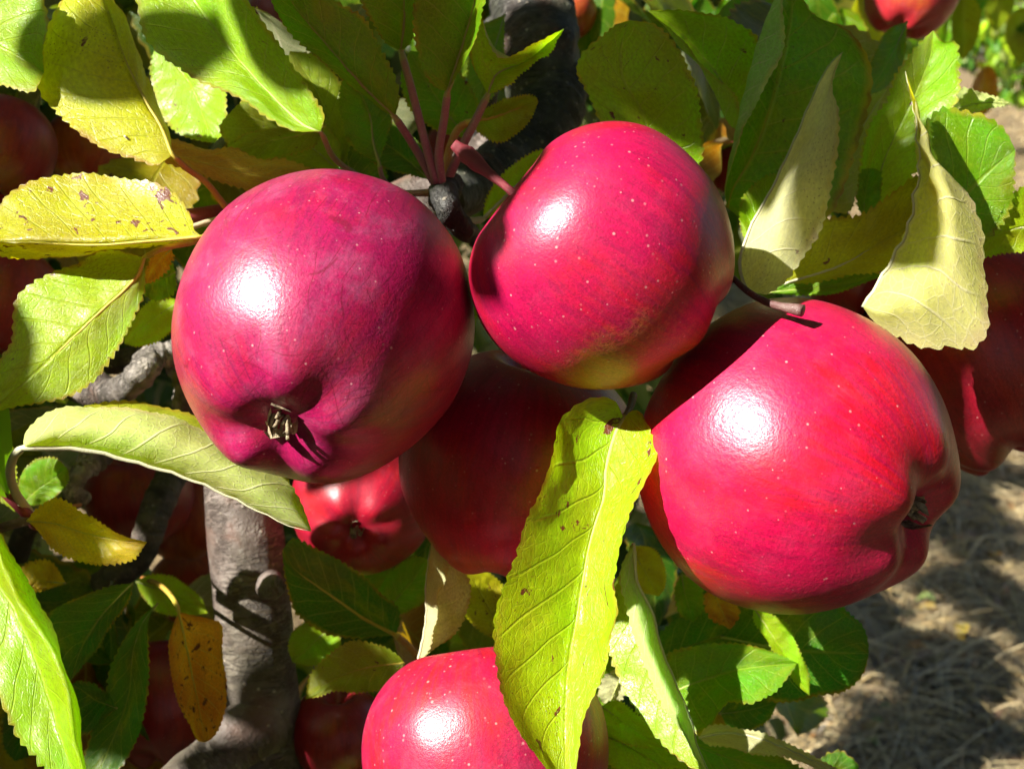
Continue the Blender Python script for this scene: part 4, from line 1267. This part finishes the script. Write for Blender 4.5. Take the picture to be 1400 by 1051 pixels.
# loose old stem lying on the right apple
pth = spline([P(1002, 380, 0.285), P(1022, 398, 0.28), P(1050, 414, 0.276), P(1080, 421, 0.272), P(1098, 425, 0.270)], 24)
rr = np.interp(np.linspace(0, 1, 25), [0, 0.3, 0.75, 0.92, 1.0], [4.5, 4.5, 5.5, 7.5, 8.5]) * K * 0.28
sv, sf, su = tube_data(pth, rr, 12, 0.15, 350.0)
ls = new_obj('dry_stem', sv, sf, M_STEMB, None, [(a, b - 0.01) for a, b in su])
tag(ls, 'dry brown stem with a pale flared end over the right apple', 'stem')


# ------------------------------------------------------------------ further leaves of the tree, smaller and behind
def template(seed, fold, curve, na=22, nc=4, L=0.062, W=0.019, teeth=True):
    rs = random.Random(seed)
    V, F, U = [], [], []
    for i in range(na + 1):
        t_ = i / na
        w = W * (math.sin(math.pi * t_ ** 0.85) ** 0.75) * (1 + 0.1 * math.sin(3 * t_ + seed))
        for j in range(2 * nc + 1):
            u = (j - nc) / nc
            tt = 1 + (0.05 * (1 if i % 2 else -1) if abs(u) == 1 and teeth else 0)
            x = u * w * math.cos(fold) * tt
            z = abs(u) * w * math.sin(fold) - curve * L * t_ * t_ + 0.003 * mnoise.noise(Vector((t_ * 4 + seed, u * 1.5, seed)))
            V.append((x, L * t_ * (1 - 0.15 * curve * t_), z))
            U.append((u * 0.5 + 0.5, t_))
    ww = 2 * nc + 1
    for i in range(na):
        for j in range(ww - 1):
            F.append((i * ww + j, i * ww + j + 1, (i + 1) * ww + j + 1, (i + 1) * ww + j))
    return V, F, U


temps = []
for k, (fo, cu) in enumerate(((0.25, 0.2), (0.5, 0.35), (0.15, 0.5), (0.7, 0.15), (0.35, -0.15), (0.4, 0.7))):
    v, f, u = template(k + 1, fo, cu)
    to = new_obj('leaf_shape', v, f, M_LEAF, None, u, link=False)
    temps.append(to.data)

palette = [G1, G2, G2, G3, G3, G2, OL, YG, YG, YO, YE, ORG, TAN]


def leaf_matrix(pos, scale, rnd, droop=0.35):
    """leaf springing from pos: tip outwards and down, upper face roughly towards sky and sun"""
    a = rnd.uniform(0, 2 * math.pi)
    yd = Vector((math.cos(a), math.sin(a), rnd.uniform(-0.9, 0.35) - droop)).normalized()
    up = Vector((SUN[0] * 0.4, SUN[1] * 0.4, 1.0)) + Vector((rnd.uniform(-0.8, 0.8), rnd.uniform(-0.8, 0.8), rnd.uniform(-0.3, 0.3)))
    xd = yd.cross(up).normalized()
    zd = xd.cross(yd)
    m = Matrix((xd, yd, zd)).transposed().to_4x4()
    return Matrix.Translation(Vector(pos)) @ m @ Matrix.Scale(scale, 4)


def sunward_matrix(centre, scale, rnd):
    """leaf spread flat to the sun, its middle at the given point"""
    zd = (Vector(SUN) + Vector((rnd.uniform(-0.35, 0.35), rnd.uniform(-0.35, 0.35), rnd.uniform(-0.35, 0.35)))).normalized()
    a = rnd.uniform(0, 2 * math.pi)
    yd = (Vector((math.cos(a), math.sin(a), -0.6)))
    yd = (yd - zd * yd.dot(zd)).normalized()
    xd = yd.cross(zd)
    m = Matrix((xd, yd, zd)).transposed().to_4x4()
    return Matrix.Translation(Vector(centre) - yd * 0.031 * scale) @ m @ Matrix.Scale(scale, 4)


def outside_sky_gap(px, py):
    """where the photograph looks past the tree to the ground and the orchard"""
    if px > 1165 and py > 520:
        return False
    if px > 1290 and py < 360:
        return False
    if px > 1190 and py < 130:
        return False
    return True


rl = random.Random(21)
cands = []
for k in range(900):
    px_, py_ = rl.uniform(-60, 1215), rl.uniform(-60, 1110)
    d_ = rl.uniform(0.42, 0.85)
    cands.append((px_, py_, d_))
view = []
for (px_, py_, d_) in cands:
    if not outside_sky_gap(px_ + 60, py_) or not outside_sky_gap(px_ + 100, py_):
        continue
    if 300 < px_ < 1180 and 280 < py_ < 700:
        continue
    view.append((px_, py_, d_))
bpy.context.view_layer.update()
dg = bpy.context.evaluated_depsgraph_get()


def seen(world_pts):
    hit = 0
    o_ = Vector(CAM)
    for p in world_pts:
        v_ = Vector(p) - o_
        ds = v_.length
        ok, loc, *_ = scene.ray_cast(dg, o_, v_.normalized(), distance=ds - 0.002)
        if not ok:
            hit += 1
    return hit


made = 0
for (px_, py_, d_) in sorted(view, key=lambda q: q[2]):
    if made >= 120:
        break
    me = rl.choice(temps)
    mw = leaf_matrix(P(px_, py_, d_), rl.uniform(0.75, 1.25), rl)
    pts = [mw @ me.vertices[i].co for i in (40, 76, 112, 150, 44, 80, 116, 36, 72, 108)]
    pp = [project(p) for p in pts]
    if any(q[0] > 1150 and q[1] > 500 or q[0] > 1290 or q[2] < 0.36 for q in pp):
        continue
    if seen(pts) < 2:
        continue
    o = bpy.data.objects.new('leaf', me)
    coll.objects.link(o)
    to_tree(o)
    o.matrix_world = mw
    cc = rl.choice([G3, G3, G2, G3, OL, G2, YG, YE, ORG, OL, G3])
    j = rl.uniform(0.35, 0.8)  # leaf colour scaled down to deepen the shade behind
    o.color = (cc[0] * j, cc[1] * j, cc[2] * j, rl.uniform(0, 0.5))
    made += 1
print('fill leaves', made, 'traced', leaf_count)


# ------------------------------------------------------------------ the rest of the crown, and leaves added to cast shade
def foliage(name, items, mat, parent, lo=(6, 2)):
    """items: (matrix, colour); all joined in one mesh"""
    shapes = [template(k + 31, fo, cu, lo[0], lo[1], teeth=False) for k, (fo, cu) in enumerate(((0.25, 0.3), (0.5, 0.5), (0.15, 0.1), (0.4, 0.8)))]
    shapes = [(np.asarray(v), np.asarray(f), np.asarray(u)) for v, f, u in shapes]
    VS, FS, US, CS = [], [], [], []
    off = 0
    r_ = random.Random(5)
    for m, colr in items:
        v, f, u = shapes[r_.randrange(4)]
        mm = np.array(m)
        VS.append(v @ mm[:3, :3].T + mm[:3, 3])
        FS.append(f + off)
        US.append(u)
        CS.append(np.tile(np.array([*colr, r_.random()]), (len(v), 1)))
        off += len(v)
    V, F_, U, C_ = np.vstack(VS), np.vstack(FS), np.vstack(US), np.vstack(CS)
    me = bpy.data.meshes.new(name)
    me.vertices.add(len(V))
    me.vertices.foreach_set('co', V.astype(np.float32).ravel())
    me.loops.add(F_.size)
    me.loops.foreach_set('vertex_index', F_.astype(np.int32).ravel())
    me.polygons.add(len(F_))
    me.polygons.foreach_set('loop_start', np.arange(0, F_.size, 4, dtype=np.int32))
    me.polygons.foreach_set('use_smooth', [True] * len(F_))
    me.update(calc_edges=True)
    ul = me.uv_layers.new(name='UVMap')
    ul.data.foreach_set('uv', U[F_.ravel()].astype(np.float32).ravel())
    ca = me.color_attributes.new('leaf_col', 'FLOAT_COLOR', 'POINT')
    ca.data.foreach_set('color', C_.astype(np.float32).ravel())
    me.materials.append(mat)
    o = bpy.data.objects.new(name, me)
    coll.objects.link(o)
    o['kind'] = 'stuff'
    return o


def sun_shadow_px(p, plane_d=0.30):
    """where the shadow of p falls on the plane of the fruit, in photograph pixels"""
    q = np.asarray(p) - CAM
    depth = -q.dot(AZ)
    ldz = SUN.dot(AZ)
    s = (plane_d - depth) / ldz
    if s < 0:
        return None
    q2 = q - SUN * s
    return 700 + q2.dot(AX) / plane_d / K, 525.5 - q2.dot(AY) / plane_d / K


def near_view(p, r):
    """does a ball of radius r at p reach into the camera's field of view"""
    q = np.asarray(p) - CAM
    x, y, d = abs(q.dot(AX)), abs(q.dot(AY)), -q.dot(AZ)
    hx, hy = HFOV / 2, math.atan(math.tan(HFOV / 2) * 0.751)
    if d < -r:
        return False
    return x * math.cos(hx) - d * math.sin(hx) < r and y * math.cos(hy) - d * math.sin(hy) < r


rc = random.Random(99)
items = []
centre = np.array([-0.45, 0.75, 1.75])  # crown also extended overhead, unseen, to block sky light
radii = np.array([1.45, 1.35, 1.3])
tries = 0
while len(items) < 11000 and tries < 160000:
    tries += 1
    v = np.array([rc.uniform(-1, 1), rc.uniform(-1, 1), rc.uniform(-1, 1)])
    rr_ = np.linalg.norm(v)
    if rr_ > 1 or rr_ < 0.25:
        continue
    p = centre + v * radii
    if mnoise.noise(Vector(p * 3.0)) < -0.12:
        continue
    px_, py_, d_ = project(p)
    if d_ < 0.72 and near_view(p, 0.17):
        continue
    if d_ > 0 and (px_ > 1100 and py_ > 450 or px_ > 1150) and px_ < 1900 and -450 < py_ < 1300:
        continue
    s = sun_shadow_px(p)
    if s is not None and -1050 < s[0] < 2100 and -950 < s[1] < 1700:
        continue
    if p[2] < 0.35:
        continue
    w_ = p - P(1240, 10, 0.73)
    if np.linalg.norm(w_ - SUN * w_.dot(SUN)) < 0.24 and w_.dot(SUN) > 0:
        continue
    g_ = p - SUN * (p[2] / SUN[2])
    if -0.2 < g_[0] < 3.2 and 1.0 < g_[1] < 5.5 and mnoise.noise(Vector((g_[0] * 7.0, g_[1] * 5.0, 1.5))) < 0.14:  # gaps cut in the crown so sun dapples reach the ground
        continue
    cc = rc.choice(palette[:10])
    j = rc.uniform(0.35, 0.7)  # crown colours lowered, shade put into the leaf colour
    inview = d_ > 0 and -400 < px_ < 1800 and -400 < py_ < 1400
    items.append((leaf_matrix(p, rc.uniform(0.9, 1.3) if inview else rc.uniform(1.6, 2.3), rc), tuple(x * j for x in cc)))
inner_shade = [(0.028, 0.075, 0.006), (0.04, 0.10, 0.006), (0.055, 0.10, 0.008), (0.035, 0.09, 0.006)]  # dark greens paint the crown's inner shade into the leaves
for k in range(5200):
    d_ = rc.uniform(0.80, 1.75)
    p = P(rc.uniform(-260, 1060), rc.uniform(-260, 1300), d_)
    if p[2] < 0.25:
        continue
    g_ = p - SUN * (p[2] / SUN[2])
    if -0.2 < g_[0] < 3.2 and 1.0 < g_[1] < 5.5 and mnoise.noise(Vector((g_[0] * 7.0, g_[1] * 5.0, 1.5))) < 0.2:
        continue
    items.append((leaf_matrix(p, rc.uniform(0.95, 1.35), rc), rc.choice(inner_shade)))
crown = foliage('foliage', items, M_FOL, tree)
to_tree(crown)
crown['label'] = 'mass of leaves in the crown, extended out of view to block sky light'

# leaves added out of frame, aimed along the sun to cast chosen shadows
shade_at = [(470, 40, 1, .31), (505, 70, 2, .31), (600, 40, 2, .31), (680, 60, 2, .315), (740, 120, 3, .33), (560, 170, 2, .33), (640, 180, 3, .33), 
            (1070, 60, 3, .355), (1130, 120, 2, .36), (1050, 170, 2, .358), (1080, 230, 2, .362),
            (110, 30, 2, .31), (170, 870, 2, .35), (240, 900, 1, .37), (230, 980, 1, .37), (130, 960, 1, .34), (460, 800, 2, .375), (490, 900, 1, .35),
            (745, 40, 3, .43), (735, 110, 3, .43), (650, 240, 3, .40), (700, 200, 2, .42), (1210, 220, 1, .355), (95, 715, 1, .32)]
shade_far = [(1350, 400), (1340, 480), (1380, 360), (1310, 430)]
shade_deep = [(20, 170, 0.42), (0, 250, 0.42), (20, 380, 0.42), (0, 440, 0.42), (110, 190, 0.5), (130, 220, 0.5), (192, 660, 0.52), (192, 700, 0.52), (254, 680, 0.55), (254, 720, 0.55), (266, 800, 0.6),
              (232, 920, 0.46), (215, 980, 0.46), (105, 905, 0.55), (600, 850, 0.45), (300, 100, 0.5), (400, 60, 0.55), (640, 215, 0.6), (60, 60, 0.5), (180, 100, 0.5)]
shade_casters = []
rs_ = random.Random(4)
for (sx, sy, n_, dd) in shade_at:
    for k in range(n_):
        tq = rs_.uniform(0.34, 0.85)
        p = P(sx + rs_.uniform(-55, 55), sy + rs_.uniform(-45, 45), dd) + SUN * tq
        cc = rs_.choice(palette[:9])
        shade_casters.append((sunward_matrix(p, rs_.uniform(0.55, 0.9), rs_), cc))
for (sx, sy) in shade_far:
    for k in range(4):
        shade_casters.append((leaf_matrix(P(sx + rs_.uniform(-40, 40), sy + rs_.uniform(-40, 40), 0.385) + SUN * rs_.uniform(0.45, 0.85), rs_.uniform(0.5, 0.8), rs_), G2))
for (sx, sy, dd) in shade_deep:
    for k in range(9):
        p = P(sx + rs_.uniform(-60, 60), sy + rs_.uniform(-60, 60), dd) + SUN * rs_.uniform(0.22, 0.8)
        a_, b_, c_ = project(p)
        if c_ > 0.03 and -200 < a_ < 1600 and -200 < b_ < 1250:
            continue
        q_ = sun_shadow_px(p)
        if q_ is not None and -430 < q_[0] < 1800 and -430 < q_[1] < 1480:
            continue
        if q_ is not None and -800 < q_[0] < -200 and -350 < q_[1] < 200:
            continue
        shade_casters.append((leaf_matrix(p, rs_.uniform(0.8, 1.3), rs_), rs_.choice(palette[:9])))
for (sx, sy, dd, tq, sc_) in ((688, 275, 0.268, 0.42, 0.34), (668, 325, 0.268, 0.46, 0.36), (664, 375, 0.27, 0.46, 0.36), (712, 225, 0.27, 0.45, 0.34), (606, 318, 0.264, 0.55, 0.22), (655, 226, 0.285, 0.5, 0.35), (470, 640, 0.405, 0.5, 0.6)):
    shade_casters.append((sunward_matrix(P(sx, sy, dd) + SUN * tq, sc_, rs_), G2))
over = foliage('foliage', shade_casters, M_FOL, tree, (10, 3))
to_tree(over)
over['label'] = 'added leaves overhead outside the view, placed to cast shadows'


# ------------------------------------------------------------------ neighbouring trees, hedge
M_TRUNKF = bark_material('bark_far', light=(0.26, 0.23, 0.20), dark=(0.08, 0.065, 0.055), ring=30.0)


def neighbour(x, y, h, rad, n, label, name='apple_tree', seed=0, leafscale=2.0, greens=None):
    r_ = random.Random(seed)
    e = bpy.data.objects.new(name, None)
    coll.objects.link(e)
    e.location = (x, y, 0)
    tag(e, label, 'tree', 'trees beyond the fruit')
    pt = [(0, 0, -0.1), (0.05, 0.02, h * 0.3), (-0.06, 0.05, h * 0.6), (0.03, 0.0, h * 0.92)]
    v, f, u = tube_data(spline(pt, 16), np.linspace(0.09, 0.02, 17), 12, 0.1, 8.0)
    new_obj('trunk', v, f, M_TRUNKF, e, u)
    for k in range(6):
        a = k * 1.05 + r_.random()
        z0 = h * r_.uniform(0.25, 0.6)
        q = [(0, 0, z0), (math.cos(a) * rad * 0.4, math.sin(a) * rad * 0.4, z0 + h * 0.12), (math.cos(a) * rad * 0.85, math.sin(a) * rad * 0.85, z0 + h * 0.16)]
        v, f, u = tube_data(spline(q, 8), np.linspace(0.045, 0.01, 9), 8, 0.1, 10.0)
        new_obj('limb', v, f, M_TRUNKF, e, u)
    it = []
    while len(it) < n:
        v = np.array([r_.uniform(-1, 1), r_.uniform(-1, 1), r_.uniform(-1, 1)])
        if np.linalg.norm(v) > 1:
            continue
        p = np.array([v[0] * rad, v[1] * rad, h * 0.60 + v[2] * h * 0.42])
        if mnoise.noise(Vector((p[0] * 1.6 + seed, p[1] * 1.6, p[2] * 1.6))) < -0.08:
            continue
        cc = r_.choice(greens or palette[:10])
        j = r_.uniform(0.7, 1.2)
        it.append((leaf_matrix(p, leafscale * r_.uniform(0.8, 1.3), r_), tuple(q * j for q in cc)))
    c = foliage('crown', it, M_FOL, e)
    c.parent = e
    return e


neighbour(-1.3, 4.6, 3.2, 1.5, 2600, 'neighbouring apple tree glimpsed between the leaves at upper left', seed=1)
neighbour(0.6, 5.4, 3.0, 1.35, 2600, 'neighbouring apple tree behind the dark limb at upper centre', seed=2)
neighbour(1.75, 6.8, 3.0, 0.85, 1800, 'apple tree with low leaves behind the coral apple at top right', seed=3)
neighbour(6.3, 13.0, 3.4, 1.6, 1800, 'far apple tree beyond the sunny grass strip', seed=4, leafscale=3.0)
dark = [(0.03, 0.07, 0.01), (0.05, 0.09, 0.015), (0.07, 0.10, 0.02), (0.20, 0.17, 0.10)]
for k, (x, y, lab) in enumerate(((8.5, 30, 'bushy dark tree far off, leftmost of the three at the grass edge'), (13.5, 31, 'bushy dark tree far off, middle of the three at the grass edge'),
                                 (18.5, 33, 'bushy dark tree far off, rightmost of the three at the grass edge'))):
    neighbour(x, y, 4.2, 3.0, 2200, lab, 'bushy_tree', 20 + k, 5.0, dark)

# hanging spray of leaves at the top right, out of focus
spray = [(1335, -30, 1.3), (1372, -20, 1.4), (1395, 10, 1.5), (1318, -10, 1.2), (1352, 90, 1.15), (1400, 30, 1.5), (1175, -10, 0.95),
         (1150, 10, 0.9), (1120, -20, 0.9), (1300, 5, 1.5), (1040, 10, 0.85), (1000, -10, 0.8), (960, -5, 0.85)]
rh = random.Random(12)
for k, (px_, py_, d_) in enumerate(spray):
    me = temps[k % 6]
    o = bpy.data.objects.new('leaf', me)
    coll.objects.link(o)
    to_tree(o)
    yd = Vector((rh.uniform(-0.35, 0.35), rh.uniform(-0.3, 0.3), -1)).normalized()
    up = Vector((rh.uniform(-1, 0.4), -1, rh.uniform(0, 0.6)))
    xd = yd.cross(up).normalized()
    zd = xd.cross(yd)
    o.matrix_world = Matrix.Translation(Vector(P(px_, py_, d_))) @ Matrix((xd, yd, zd)).transposed().to_4x4() @ Matrix.Scale(rh.uniform(0.9, 1.3), 4)
    cc = ORG if k == 4 else rh.choice([OL, G2, G3, G2, YO])
    o.color = (*cc, 0.3)
branch('shoot', [(1000, -120, 0.9), (1120, -70, 0.92), (1250, -75, 0.95), (1330, -60, 1.1), (1420, -40, 1.2)], [8, 8, 7, 6, 5], M_TWIG, 40, 10, 0.1, 60.0)

# fallen leaves
for k, (px_, py_, lab, cc) in enumerate(((1365, 762, 'orange fallen leaf on the straw below the right apple', ORG), (1282, 830, 'ochre fallen leaf on sunlit straw near the right apple', TAN),
                                         (1318, 850, 'yellow fallen leaf lying on the straw at lower right', YE), (1240, 880, 'rust brown fallen leaf beside the broad dark leaf', (0.3, 0.1, 0.02)))):
    dirv = P(px_, py_, 1.0) - CAM
    g = CAM + dirv * ((CAM_H - 0.03) / -dirv[2])
    o = bpy.data.objects.new('fallen_leaf', temps[k])
    coll.objects.link(o)
    o.matrix_world = Matrix.Translation(Vector((g[0], g[1], ground_z(g[0], g[1]) + 0.03))) @ Matrix.Rotation(k * 1.3, 4, 'Z') @ Matrix.Scale(0.9, 4)
    o.color = (*cc, 0.2)
    tag(o, lab, 'leaf', 'fallen leaves')
